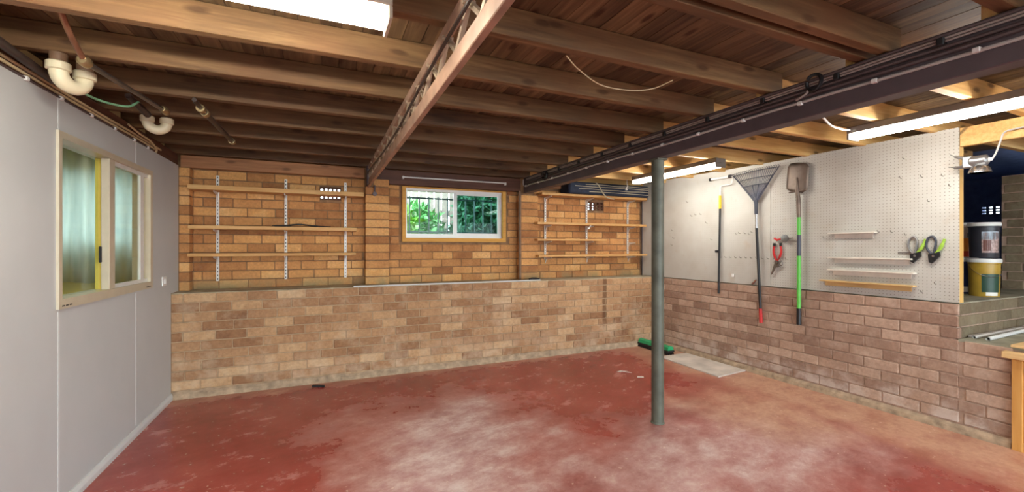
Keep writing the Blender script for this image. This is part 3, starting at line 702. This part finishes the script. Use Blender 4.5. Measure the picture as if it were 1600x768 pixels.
# navy bundle on the top right shelf
o = thing('navy_bundle', (3.4, 4.8, R1z+.016), 'long navy cloth bundle tied with pale cords on the top right shelf', 'bundle')
B((2.86, 4.69, R1z+.017), (4.15, 4.93, 2.175), .018).build('body', 'navy_fabric', o)
for z in (2.05, 2.085, 2.12, 2.145):
    T(curve([(2.87+.3*random.random(), 4.686, z)] + [(x, 4.685+random.uniform(-.002, .002), z+random.uniform(-.006, .006)) for x in np.linspace(3.2, 4.0, 5)] + [(4.14, 4.686, z)], 4), .0045, 6).build('cord', 'pale_cord', o, True)
T(curve([(3.27, 4.70, 2.178), (3.30, 4.68, 2.14), (3.34, 4.675, 2.07), (3.38, 4.67, 2.02), (3.42, 4.66, 1.985), (3.52, 4.65, 1.965)]), .008, 7).build('rope', 'pale_cord', o, True)
# pull cord under the second shelf and a white cord by the light
o = thing('shelf_clip', (3.2, 4.74, 1.58), 'small white clip hanging under the second right shelf', 'clip')
T([(3.22, 4.745, R2z-.016), (3.19, 4.745, R2z-.05)], .008, 8).build('arm', 'white_plastic', o, True); B((3.165, 4.735, R2z-.065), (3.20, 4.755, R2z-.048), .003).build('foot', 'white_plastic', o)
o = thing('pull_cord', (3.6, 4.3, 2.1), 'short white cord hanging from a joist near the middle light', 'cord')
T(curve([(3.55, 4.42, 2.194), (3.55, 4.42, 2.14), (3.56, 4.42, 2.11), (3.54, 4.42, 2.09)]), .006, 7).build('cord', 'white_plastic', o, True); MB().lathe((3.54, 4.42, 2.06), [(.006, .03), (.014, .015), (.016, 0)], seg=12).build('knob', 'white_plastic', o, True)
tag(MB().tube(curve([(2.28, 4.66, ZL+.022), (2.34, 4.68, ZL+.026), (2.42, 4.66, ZL+.022)]), [.010]*4+[.014]*9+[.010]*4, 8).build('dark_rag', 'dark_rubber', None, True), 'small dark rag on the ledge below the right pier', 'rag')

# ------------------------------------------------------------------ fluorescent lights
def batten(name, a, b, label, axis, w=.12, tubes=(-.028, .028), body='fixture_body', zt=ZJ-.001, glow='tube_glow'):
    o = thing('fluorescent_light', ((a[0]+b[0])/2, (a[1]+b[1])/2, zt-.1), label, 'light', 'fluorescent ceiling lights')
    def bx(u0, u1, v0, v1, z0, z1, bev=0.0):
        return B((u0, a[1]+v0, z0), (u1, a[1]+v1, z1), bev) if axis == 'x' else B((a[0]+v0, u0, z0), (a[0]+v1, u1, z1), bev)
    u0, u1 = (a[0], b[0]) if axis == 'x' else (a[1], b[1])
    bx(u0, u1, -w/2, w/2, zt-.045, zt, .004).build('body', body, o)
    for e, f in ((u0, u0+.014), (u1-.014, u1)): bx(e, f, -w/2, w/2, zt-.088, zt-.045, .003).build('end_cap', body, o)
    for t in tubes:
        p, q = ((u0+.014, a[1]+t, zt-.068), (u1-.014, a[1]+t, zt-.068)) if axis == 'x' else ((a[0]+t, u0+.014, zt-.068), (a[0]+t, u1-.014, zt-.068))
        T([p, q], .0165, 12).build('tube', glow, o, True)
    return o
batten('a', (-1.02, 1.56), (.215, 1.56), 'lit fluorescent light across the joists left of the truss', 'x', .15, glow='tube_glow_strong')
batten('b', (3.52, .55), (3.52, 1.86), 'lit fluorescent light nearest the camera, above the pegboard', 'y', .13, body='fixture_grey')
batten('c', (3.52, 2.98), (3.52, 4.22), 'lit fluorescent light behind the steel post', 'y', .13, body='fixture_grey')
batten('d', (.9, -.75), (2.15, -.75), 'added unseen fluorescent fill light just behind the camera', 'x', .13, body='fixture_grey', glow='tube_glow_fill')  # this light and the next two are added fill, out of view
batten('e', (-1.0, -1.7), (.25, -1.7), 'added unseen fluorescent fill light behind the camera on the grey wall side', 'x', .13, body='fixture_grey', glow='tube_glow_fill')
batten('f', (2.6, -1.9), (3.85, -1.9), 'added unseen fluorescent fill light behind the camera on the right', 'x', .13, body='fixture_grey', glow='tube_glow_fill')
tag(T(curve([(2.9, 1.72, 2.2), (3.0, 1.74, 2.165), (3.15, 1.78, 2.15), (3.35, 1.82, 2.16), (3.46, 1.84, 2.175)]), .007, 7).build('light_flex', 'white_plastic', None, True), 'white flex drooping into the near fluorescent light', 'cable')

# ------------------------------------------------------------------ plumbing at the left
o = thing('pipe_trap', (-1.05, 2.6, 2.03), 'large white plastic U-trap under the joists at the left', 'pipe trap', 'white drain traps')
def trap(o, c, r, t, d, legs, top, brown=True):
    P = []
    for a in np.linspace(math.pi, 2*math.pi, 13): P.append((c[0]+d[0]*r*math.cos(a), c[1]+d[1]*r*math.cos(a), c[2]+r*math.sin(a)))
    P = [(P[0][0], P[0][1], c[2]+legs)] + P + [(P[-1][0], P[-1][1], c[2]+legs)]
    T(P, t, 16).build('bend', 'white_pvc', o, True)
    for q in (P[0], P[-1]):
        MB().lathe((q[0], q[1], q[2]-.012), [(t*1.02, -.004), (t*1.28, 0), (t*1.28, .03), (t*1.05, .036)], seg=18).build('nut', 'white_pvc', o, True)
        if brown: T([(q[0], q[1], q[2]+.015), (q[0], q[1], top)], t*.92, 14).build('tailpipe', 'grey_pvc', o, True)
trap(o, (-1.05, 2.60, 2.120), .056, .033, (.45, .893), .012, ZJ-.002)
o = thing('pipe_trap', (-1.0, 3.52, 2.1), 'smaller white plastic U-trap further back at the left', 'pipe trap', 'white drain traps')
trap(o, (-1.0, 3.52, 2.155), .050, .030, (.96, .28), .010, ZJ-.002)
tag(T(curve([(-1.185, 1.6, 2.165), (-1.18, 2.2, 2.16), (-1.175, 2.5, 2.14), (-1.18, 2.75, 2.13)]), .019, 10).build('waste_pipe', 'dark_pipe', None, True), 'dark round pipe along the bearer beside the large trap', 'pipe')
o = thing('gas_pipe', (-.9, 2.6, 2.1), 'thin metal pipe with a brass elbow crossing below the joists at the left', 'pipe')
T(curve([(-.94, 2.22, ZC-.003), (-.94, 2.235, 2.27), (-.945, 2.33, 2.20), (-.95, 2.45, 2.145)]), .012, 10).build('riser', 'copper_pipe', o, True)
MB().lathe((-.95, 2.46, 2.142), [(.016, -.03), (.024, -.02), (.024, .012), (.016, .03)], 'y', 12).build('elbow', 'brass', o, True)
T([(-.95, 2.47, 2.142), (-.872, 3.17, 2.152)], .012, 10).build('run', 'steel_pipe', o, True)
MB().lathe((-.87, 3.19, 2.152), [(.014, -.04), (.021, -.03), (.021, .03), (.014, .04)], 'y', 12).build('union', 'brass', o, True)
o = thing('gas_pipe', (-.68, 3.4, 2.1), 'short dark pipe with metal couplings angled below the joists', 'pipe')
T([(-.67, 2.95, 2.17), (-.672, 3.12, 2.165)], .012, 10).build('stub', 'dark_pipe', o, True)
T([(-.672, 3.10, 2.165), (-.652, 3.94, 2.16)], .017, 10).build('run', 'dark_pipe', o, True)
for t in (0.0, .1, .98): T([(-.673+.02*t, 3.09+.85*t, 2.165-.005*t), (-.673+.02*(t+.05), 3.09+.85*(t+.05), 2.165-.005*(t+.05))], .023, 12).build('coupling', 'brass', o, True)
tag(T(curve([(-1.14, 2.75, 2.13), (-1.06, 2.86, 2.09), (-.98, 2.98, 2.10), (-.95, 3.05, 2.15)]), .006, 7).build('earth_wire', 'green_wire', None, True), 'pale green earth wire looping below the trap', 'wire')
tag(T([(-.98, 3.0, 2.165), (-.96, 3.22, 2.125)], [.016, .02], 9).build('pipe_stub', 'dark_pipe', None, True), 'short dark pipe stub beside the green wire', 'pipe')
cw = XL-.006
o = run(curve([(cw, .5, 2.134), (cw, 1.5, 2.132), (cw, 2.4, 2.136), (cw, 3.2, 2.132), (cw, 3.9, 2.138), (cw, 4.4, 2.134)], 6), .0075, 'cream_cable', 'upper cream cable along the brown bearer above the grey wall')
o = run(curve([(cw, .5, 2.114), (cw, 1.6, 2.113), (cw, 2.4, 2.114), (cw, 3.2, 2.112), (cw, 3.95, 2.116), (cw, 4.3, 2.114)], 6), .0075, 'cream_cable', 'lower cream cable along the brown bearer above the grey wall')
o = run([(XL+.002, .8, LWZ+.004), (XL+.002, 4.2, LWZ+.004)], .005, 'dark_cable', 'dark cable clipped in white along the top edge of the grey wall', [(XL+.002, y, LWZ+.004) for y in (2.06, 2.63, 2.91, 3.22, 3.52, 3.83, 4.08)], 'white_plastic', cl=.010)
tag(T(curve([(XL+.012, 3.70, 2.165), (XL+.026, 3.85, 2.14), (XL+.026, 4.05, 2.135), (XL+.016, 4.22, 2.11), (XL+.011, 4.23, 2.08)]), .007, 8).build('loose_cable', 'cream_cable', None, True), 'loose cream cable end curling over the top of the grey wall', 'cable')

# ------------------------------------------------------------------ tools on the pegboard
XP = XR+.014                                            # face of the pegboard
def hookmesh():
    m = MB(); m.tube([(.004, 0, 0), (-.022, 0, 0), (-.030, 0, .006), (-.032, 0, .016)], .0022, 6); return m
HK = None
def hook(y, z, label, group):
    global HK
    if HK is None:
        HK = hookmesh().build('peg_hook', 'steel_pipe', pivot=(0, 0, 0)); o = HK
    else: o = HK.copy(); link(o)
    o.location = (XP, y, z); tag(o, label, 'hook', group)
for i in range(13): hook(3.55-.0635*i, 1.216, f'small wire peg hook, {ORD[i]} from the left in the long row behind the rake pole', 'row of peg hooks')
GL = 'scattered hooks on the left pegboard'
for i, (y, z) in enumerate(((3.98, 1.72), (3.92, 1.73), (3.84, 1.73))): hook(y, z, f'wire peg hook, {ORD[i]} of the three left of the yellow roller grip', GL)
for i, (y, z) in enumerate(((3.35, 1.48), (3.31, 1.485), (3.24, 1.48), (3.19, 1.47), (3.16, 1.49))): hook(y, z, f'wire peg hook, {ORD[i]} of the five between roller pole and rake pole', GL)
for i, (y, z) in enumerate(((4.3, 1.55), (4.28, 1.45), (4.31, 1.36))): hook(y, z, f'wire peg hook beside the steel post, {("top", "middle", "bottom")[i]} one of the column of three', GL)
hook(4.05, 1.90, 'lone wire peg hook high on the left pegboard sheet near the post', GL)
hook(3.75, 1.62, 'lone wire peg hook just below the three beside the roller grip', GL)
hook(3.68, 1.42, 'lone wire peg hook left of the black roller pole at mid height', GL)
GR = 'scattered hooks on the right pegboard'
for y, z, lb in ((1.62, 1.86, 'wire peg hook near the timber stud, below the clamp lamp jaws'), (1.58, 1.78, 'wire peg hook closest to the timber stud, lower of two'), (1.85, 2.03, 'highest wire peg hook on the perforated pegboard under the near light'),
                 (1.87, 1.88, 'left wire peg hook of the pair in the upper middle of the perforated pegboard'), (1.74, 1.87, 'right wire peg hook of the pair in the upper middle of the perforated pegboard'),
                 (1.70, 1.68, 'lone wire peg hook above the black pruning shears'), (1.84, 1.43, 'wire peg hook just left of the grey pruning shears'), (1.93, 1.455, 'second wire peg hook right of the short top ledge'),
                 (2.02, 1.46, 'wire peg hook right against the end of the short top ledge'), (2.44, 1.42, 'wire peg hook at the left end of the short top ledge'), (1.66, 1.06, 'wire peg hook low on the pegboard below the black shears'), (1.74, .99, 'lowest wire peg hook on the perforated pegboard right of the ledges')):
    hook(y, z, lb, GR)
# paint roller on a pole
o = thing('paint_roller', (4.17, 3.55, .80), 'paint roller with yellow grip and long black pole on the pegboard', 'paint roller')
xr = 4.172
T([(xr, 3.43, 2.125), (xr, 3.66, 2.128)], .016, 12).build('roller_cage', 'white_plastic', o, True)
for y in (3.415, 3.675): T([(xr, y-.014, 2.127), (xr, y+.014, 2.127)], .019, 12).build('end_cap', 'black_plastic', o, True)
T(curve([(xr, 3.41, 2.125), (xr, 3.385, 2.115), (xr, 3.388, 2.05), (xr, 3.42, 2.035), (xr, 3.51, 2.034), (xr, 3.54, 2.015), (xr, 3.546, 1.91)]), .0055, 8).build('wire_frame', 'white_plastic', o, True)
T([(xr, 3.546, 1.925), (xr, 3.547, 1.775)], [.013, .015], 12).build('grip', 'yellow_grip', o, True)
T([(xr, 3.547, 1.775), (xr, 3.567, .80)], .0115, 12).build('pole', 'black_plastic', o, True)
B((4.16, 3.58, 1.27), (4.20, 3.61, 1.30), .004).build('clip', 'black_plastic', o)
# leaf rake
o = thing('leaf_rake', (4.16, 3.08, .55), 'fan leaf rake with black pole and red grip hung on the pegboard', 'rake')
hub = Vector((4.165, 3.095, 1.815))
N = 23; tips = []
for i in range(N):
    t = i/(N-1); tip = Vector((4.168, 3.385 + (2.835-3.385)*t, 2.14 + .02*t + .012*math.sin(math.pi*t)))
    tips.append(tip); base = hub + Vector((0, .022*(1-2*t), 0)); d = tip-base
    T([base, base+d*.5, base+d*.97+Vector((-.004, 0, 0)), tip+Vector((-.03, 0, -.004))], .0028, 5).build('tine', 'tine_steel', o, True)
for fr_, r_ in ((.50, .005), (.72, .004), (.93, .004)):
    T([hub + (tp-hub)*fr_ + Vector((-.005, 0, 0)) for tp in tips], r_, 6).build('cross_brace', 'slate_plastic', o, True)
for i in (0, 8, 14, N-1): T([hub, hub+(tips[i]-hub)*(.95 if i in (0, N-1) else .52)], .006, 6).build('rib', 'slate_plastic', o, True)
T([(4.165, 3.095, 1.83), (4.165, 3.094, 1.79), (4.165, 3.092, 1.68)], [.024, .019, .017], 12).build('ferrule', 'slate_plastic', o, True)
T([(4.165, 3.092, 1.69), (4.165, 3.088, 1.53)], .0125, 12).build('steel_sleeve', 'chrome', o, True)
T([(4.165, 3.088, 1.535), (4.165, 3.044, .69)], .0135, 12).build('pole', 'black_plastic', o, True)
T([(4.165, 3.044, .695), (4.165, 3.037, .55)], [.0155, .017], 12).build('grip', 'red_grip', o, True)
# shovel
o = thing('shovel', (4.16, 2.648, .595), 'square shovel with bright green shaft hung blade up on the pegboard', 'shovel')
m = MB(); vs_, fs_ = [], []; nu, nv = 9, 11
for j in range(nv):
    v = j/(nv-1); z = 1.862 + .272*v
    hw = .103 if v > .12 else .103*(.55+.45*(v/.12)**.5)
    if v > .82: hw *= (1-((v-.82)/.18)**2*.22)
    tilt = (v-.5)*-.02
    for i in range(nu):
        u = -1+2*i/(nu-1); vs_.append((4.172 - .022*(1-u*u)*(1-v*.4) + .012*0, 2.668 + u*hw + tilt, z + .03*(-u)*0 + .014*u*1.0 + (.010*(1-u*u) if v > .9 else 0)))
for j in range(nv-1):
    for i in range(nu-1): fs_.append((j*nu+i, j*nu+i+1, (j+1)*nu+i+1, (j+1)*nu+i))
bl = MB().add(vs_, fs_).build('blade', 'blade_steel', o, True); md = bl.modifiers.new('thickness', 'SOLIDIFY'); md.thickness = .003
T([(4.150, 2.662, 2.00), (4.152, 2.658, 1.88), (4.158, 2.652, 1.80), (4.162, 2.649, 1.62)], [.006, .016, .019, .018], 12).build('socket', 'blade_steel', o, True)
T([(4.150, 2.735, 1.864), (4.150, 2.575, 1.872)], .007, 8).build('foot_tread', 'blade_steel', o, True)
T([(4.163, 2.649, 1.635), (4.163, 2.648, 1.44)], .0165, 12).build('shaft', 'green_pole', o, True)
T([(4.163, 2.648, 1.45), (4.163, 2.648, 1.25)], .0185, 12).build('sleeve', 'slate_plastic', o, True)
T([(4.163, 2.648, 1.255), (4.163, 2.648, .745)], .0185, 12).build('shaft', 'green_pole', o, True)
T([(4.163, 2.648, .75), (4.163, 2.648, .595)], [.0205, .021], 12).build('grip', 'black_plastic', o, True)
# snips and small knob
o = thing('tin_snips', (4.185, 2.88, 1.05), 'snips with red and black handles hung beside the shovel', 'snips')
xs_ = 4.188
T(curve([(xs_, 2.91, 1.35), (xs_, 2.918, 1.29), (xs_, 2.905, 1.235), (xs_, 2.885, 1.19)]), [.010]*10+[.011]*8+[.008]*7, 8).build('handle', 'red_grip', o, True)
T(curve([(xs_, 2.845, 1.35), (xs_, 2.838, 1.29), (xs_, 2.855, 1.235), (xs_, 2.885, 1.19)]), [.010]*10+[.011]*8+[.008]*7, 8).build('handle', 'red_grip', o, True)
for y in (2.91, 2.845): T([(xs_, y, 1.375), (xs_, y, 1.345)], .0115, 8).build('handle_end', 'black_plastic', o, True)
MB().lathe((xs_-.008, 2.885, 1.185), [(.018, -.006), (.018, .012)], 'x', 14).build('pivot', 'steel_pipe', o, True)
MB().prism([(2.872, 1.19), (2.9, 1.19), (2.925, 1.12), (2.948, 1.05), (2.930, 1.06), (2.90, 1.12)], 'x', xs_-.004, xs_+.002).build('blade', 'steel_pipe', o)
MB().prism([(2.87, 1.19), (2.892, 1.185), (2.905, 1.12), (2.88, 1.13), (2.85, 1.14)], 'x', xs_-.008, xs_-.004).build('blade', 'steel_pipe', o)
T(curve([(xs_, 2.87, 1.17), (xs_, 2.84, 1.15), (xs_, 2.825, 1.17), (xs_, 2.84, 1.2)]), .004, 6).build('spring', 'chrome', o, True)
o = thing('tool_holder', (4.19, 2.79, 1.42), 'small grey disc holder with a red tip above the snips', 'holder')
MB().lathe((4.175, 2.795, 1.42), [(.004, -.012), (.035, -.008), (.036, .01), (.02, .028)], 'x', 20).build('disc', 'lamp_alloy', o, True)
T([(4.19, 2.83, 1.42), (4.175, 2.875, 1.405), (4.17, 2.90, 1.425)], [.007, .012, .009], 8).build('tip', 'red_grip', o, True); T([(4.18, 2.76, 1.42), (4.175, 2.72, 1.425)], .006, 8).build('stub', 'steel_pipe', o, True)
tag(B((XP-.020, 3.385, 1.00), (XP-.001, 3.41, 1.035), .003).build('wall_clip', 'white_plastic'), 'tiny white clip low on the left pegboard sheet', 'clip')
tag(T([(XP-.012, 3.11, .99), (XP-.012, 3.16, .94)], .010, 8).build('cup_hook', 'chrome'), 'small metal clip at the pegboard foot beside the rake pole', 'clip')
# narrow ledges
def ledge(y0, y1, z, label, mat='ledge_paint', d=.055):
    o = thing('peg_ledge', (XP-d/2, (y0+y1)/2, z-.02), label, 'ledge', 'narrow ledges on the pegboard')
    B((XP-d, y0, z-.012), (XP-.001, y1, z), .002).build('strip', mat, o); B((XP-.010, y0+.03, z-.05), (XP-.001, y1-.03, z-.012)).build('cleat', mat, o)
ledge(2.03, 2.385, 1.462, 'short topmost narrow ledge on the pegboard')
ledge(1.79, 2.385, 1.246, 'second narrow white ledge on the pegboard, nearest the pruners')
ledge(1.775, 2.395, 1.137, 'third narrow white ledge on the pegboard')
ledge(1.775, 2.46, 1.038, 'lowest narrow ledge on the pegboard with a raw timber edge', 'shelf_timber_y')
tag(T([(XP-.01, 1.80, 1.29), (XP-.01, 1.89, 1.29)], .004, 6).build('loose_rod', 'steel_pipe'), 'thin metal rod on the pegboard above the second ledge', 'rod')
# pruning shears
def pruner(y, flip, label, hm):
    o = thing('pruning_shears', (4.185, y, 1.21), label, 'pruning shears', 'pruning shears on the pegboard')
    x = 4.188
    T(curve([(x, y+.012, 1.275), (x, y+.045, 1.33), (x, y+.040, 1.395), (x, y+.010, 1.415), (x, y-.008, 1.38), (x, y-.002, 1.32), (x, y+.008, 1.275)]), .0075, 8).build('loop_handle', hm, o, True)
    T(curve([(x, y-.005, 1.285), (x, y-.035, 1.33), (x, y-.058, 1.395)]), [.009]*6+[.012]*6+[.009]*5, 8).build('grip', 'lime_grip', o, True)
    MB().prism([(y+.034, 1.28), (y-.03, 1.30), (y-.034, 1.27), (y+.012, 1.212), (y+.03, 1.222)], 'x', x-.010, x+.006).build('jaw', 'black_plastic', o)
    MB().lathe((x-.014, y+.002, 1.268), [(.009, 0), (.009, .01)], 'x', 12).build('bolt', 'chrome', o, True)
pruner(1.775, 1, 'grey-handled pruning shears with lime grip on the pegboard', 'lamp_alloy')
pruner(1.665, 1, 'black pruning shears with lime grip nearest the stud', 'slate_plastic')

# ------------------------------------------------------------------ clamp lamp on the stud
o = thing('clamp_lamp', (4.16, 1.44, 1.84), 'silver clamp lamp gripping the timber stud', 'lamp')
xk = 4.165
T(curve([(xk-.02, 1.56, 2.0), (xk-.03, 1.52, 1.975), (xk-.03, 1.47, 1.955)]), [.003]*6+[.010]*6+[.013]*5, 8).build('jaw', 'lamp_alloy', o, True)
T(curve([(xk-.02, 1.57, 1.915), (xk-.03, 1.52, 1.90), (xk-.03, 1.46, 1.905)]), [.003]*6+[.011]*6+[.014]*5, 8).build('jaw', 'lamp_alloy', o, True)
B((xk-.05, 1.435, 1.885), (xk-.015, 1.49, 1.97), .008).build('clamp_body', 'lamp_alloy', o)
MB().lathe((xk-.03, 1.37, 1.93), [(.022, -.01), (.036, 0), (.036, .075), (.026, .085)], 'y', 18).build('socket', 'lamp_alloy', o, True)
m = MB(); m.lathe((xk-.04, 1.40, 1.845), [(.058, 0), (.052, .025), (.034, .05), (.016, .06), (.012, .055), (.030, .045), (.048, .022), (.054, .0)], 'z', 22)
m.build('reflector', 'chrome', o, True)
MB().lathe((xk-.03, 1.355, 1.93), [(.010, -.012), (.014, .0), (.014, .02)], 'y', 12).build('cable_gland', 'white_plastic', o, True)
T(curve([(xk-.03, 1.345, 1.93), (xk-.02, 1.33, 1.97), (xk, 1.315, 2.05), (xk+.005, 1.30, 2.10), (xk+.01, 1.25, 2.115), (xk+.01, 1.05, 2.12)]), .0055, 8).build('flex', 'grey_conduit', o, True)

# ------------------------------------------------------------------ paint tubs on the high platform
def tub(c, r, h, mat, labels, label, z0, bail=True):
    o = thing('paint_tub', (c[0], c[1], z0), label, 'paint tub', 'stacked paint tubs')
    bd = MB().lathe((c[0], c[1], z0), [(r*.9, 0), (r*.92, .004), (r*.99, h*.86), (r*1.04, h*.87), (r*1.04, h*.9), (r, h*.91), (r, h*.92)], seg=32).build('body', mat, o, True)
    MB().lathe((c[0], c[1], z0+h*.9), [(r*1.06, 0), (r*1.08, .006), (r*1.08, h*.07), (r*1.03, h*.1), (r*.96, h*.1), (r*.95, h*.08)], seg=32).build('lid', 'lid_white', o, True)
    for (a0, a1, za, zb, lm) in labels:
        vs_, fs_ = [], []; nn = 10
        for i in range(nn+1):
            a = R(a0 + (a1-a0)*i/nn)
            for zz_ in (za, zb):
                rr_ = r*(.92+.07*min(1, zz_/.86))*1.006+.0006
                vs_.append((c[0]+rr_*math.cos(a), c[1]+rr_*math.sin(a), z0+h*zz_))
        for i in range(nn): fs_.append((2*i, 2*i+2, 2*i+3, 2*i+1))
        MB().add(vs_, fs_).build('label_print', lm, bd, True)
    if bail: T([(c[0]+r*1.03*math.cos(R(a)), c[1]+r*1.03*math.sin(R(a)), z0+h*(.80-.28*math.sin(R(a-135)))) for a in range(135, 316, 12)], .0018, 6).build('bail', 'chrome', o, True)
    return o
zt = ZL+.004
tub((5.02, 1.68, zt), .095, .31, 'tub_gold', [(190, 262, .12, .60, 'label_green'), (205, 255, .03, .12, 'tub_white')], 'gold and green paint tub at the bottom of the front stack', zt)
tub((5.02, 1.68, zt), .092, .29, 'tub_black', [(190, 262, .15, .72, 'label_photo'), (195, 225, .2, .5, 'label_brown'), (190, 262, .52, .74, 'label_sky')], 'black paint tub with a picture label on top of the gold tub', zt+.316, False)
tub((5.18, 1.885, zt), .11, .31, 'tub_navy', [(200, 250, .05, .2, 'tub_white')], 'navy paint tub partly hidden behind the timber stud', zt, False)
tub((5.18, 1.885, zt), .108, .30, 'tub_white', [(190, 300, .02, .18, 'label_red'), (190, 300, .18, .55, 'label_orange'), (225, 280, .58, .70, 'label_green')], 'white and orange paint tub on top of the navy tub', zt+.316, False)
# white tubes on the low platform
for i, (a, b, lab) in enumerate((((4.30, 1.49, .684), (5.35, 1.50, .684), 'thin white tube lying against the step, rear one'), ((4.30, 1.42, .686), (5.35, 1.465, .686), 'white hollow tube lying on the low platform, front one'))):
    A_, B_ = Vector(a), Vector(b); d_ = (B_-A_).normalized(); m = MB(); r0 = .011 + .003*i
    m.tube([A_, B_, B_, A_+d_*.0], [r0, r0, r0*.75, r0*.75], 14, cap=False)
    tag(m.build('white_tube', 'white_plastic', None, True), lab, 'tube', 'white tubes on the low platform')
    T([A_+d_*.03, A_+d_*.035], r0*.74, 12).build('bore', 'black_plastic', bpy.data.objects['white_tube' if i == 0 else 'white_tube.001'])
tag(B((4.33, 1.512, .673), (5.3, 1.532, .69), .002).build('grey_strip', 'grey_conduit'), 'flat grey strip behind the white tubes', 'strip')

# ------------------------------------------------------------------ timber cabinet at the right edge
o = thing('timber_cabinet', (4.4, .85, 0), 'honey timber cabinet with pale top at the right end of the brick wall', 'cabinet')
cx = 4.155
B((cx+.012, .42, .06), (4.185, 1.225, .60)).build('panel', 'cabinet_timber', o)
B((cx, 1.215, 0), (4.186, 1.262, .60), .002).build('stile', 'cabinet_timber', o); B((cx, .40, 0), (4.186, .445, .60), .002).build('stile', 'cabinet_timber', o)
B((cx+.004, .445, .0), (4.186, 1.215, .06)).build('plinth', 'cabinet_timber', o)
B((cx-.03, .36, .602), (4.186, 1.30, .645), .004).box((4.17, .36, .674), (4.6, 1.27, .69)).build('top', 'cabinet_top', o)

# ------------------------------------------------------------------ things on the floor
tag(MB().prism([(3.72, 4.02), (3.70, 3.165), (4.165, 3.215), (4.155, 4.03)], 'z', .001, .014).build('white_sheet', 'board_white'), 'flat dusty white board on the floor along the right brick wall', 'board')
o = thing('broom_head', (3.93, 4.31, 0), 'green broom head with black bristles on the floor in the corner', 'broom')
bp = [(-.048, .055), (-.042, .095), (.0, .112), (.042, .095), (.048, .055)]
m = MB(); m.prism([(3.93+a, b) for a, b in bp], 'y', 4.06, 4.60); m.build('block', 'green_plastic', o)
B((3.876, 4.05, .036), (3.984, 4.61, .058), .004).build('rim', 'black_plastic', o)
m = MB()
for i in range(44):
    for j in range(5):
        y = 4.07 + i*.0122; x = 3.89 + j*.02; dx = (j-2)*.006; m.tube([(x, y, .04), (x+dx, y+random.uniform(-.006, .006), 0)], [.0055, .004], 4)
br = m.build('bristles', 'black_plastic', o); br['kind'] = 'stuff'
MB().lathe((3.93, 4.33, .1), [(.02, 0), (.018, .025), (.015, .03)], seg=14).build('socket', 'green_plastic', o, True)
tag(MB().prism([(-.10, 4.50), (-.02, 4.47), (.008, 4.452), (.012, 4.475), (-.03, 4.50), (-.09, 4.525)], 'z', .001, .018).build('rubber_offcut', 'dark_rubber'), 'black rubber offcut on the floor near the back wall', 'offcut')
tag(MB().prism([(2.87, 3.745), (2.90, 3.72), (2.93, 3.735), (2.995, 3.65), (2.985, 3.69), (2.94, 3.77), (2.90, 3.755)], 'z', .001, .005).build('paper_scrap', 'dust_white'), 'torn white scrap lying on the red floor left of the post', 'scrap')
tag(MB().prism([(2.94, 3.50), (3.0, 3.47), (3.02, 3.50), (2.97, 3.53)], 'z', .001, .004).build('paper_scrap', 'dust_white'), 'small white flake on the floor just below the torn scrap', 'scrap')
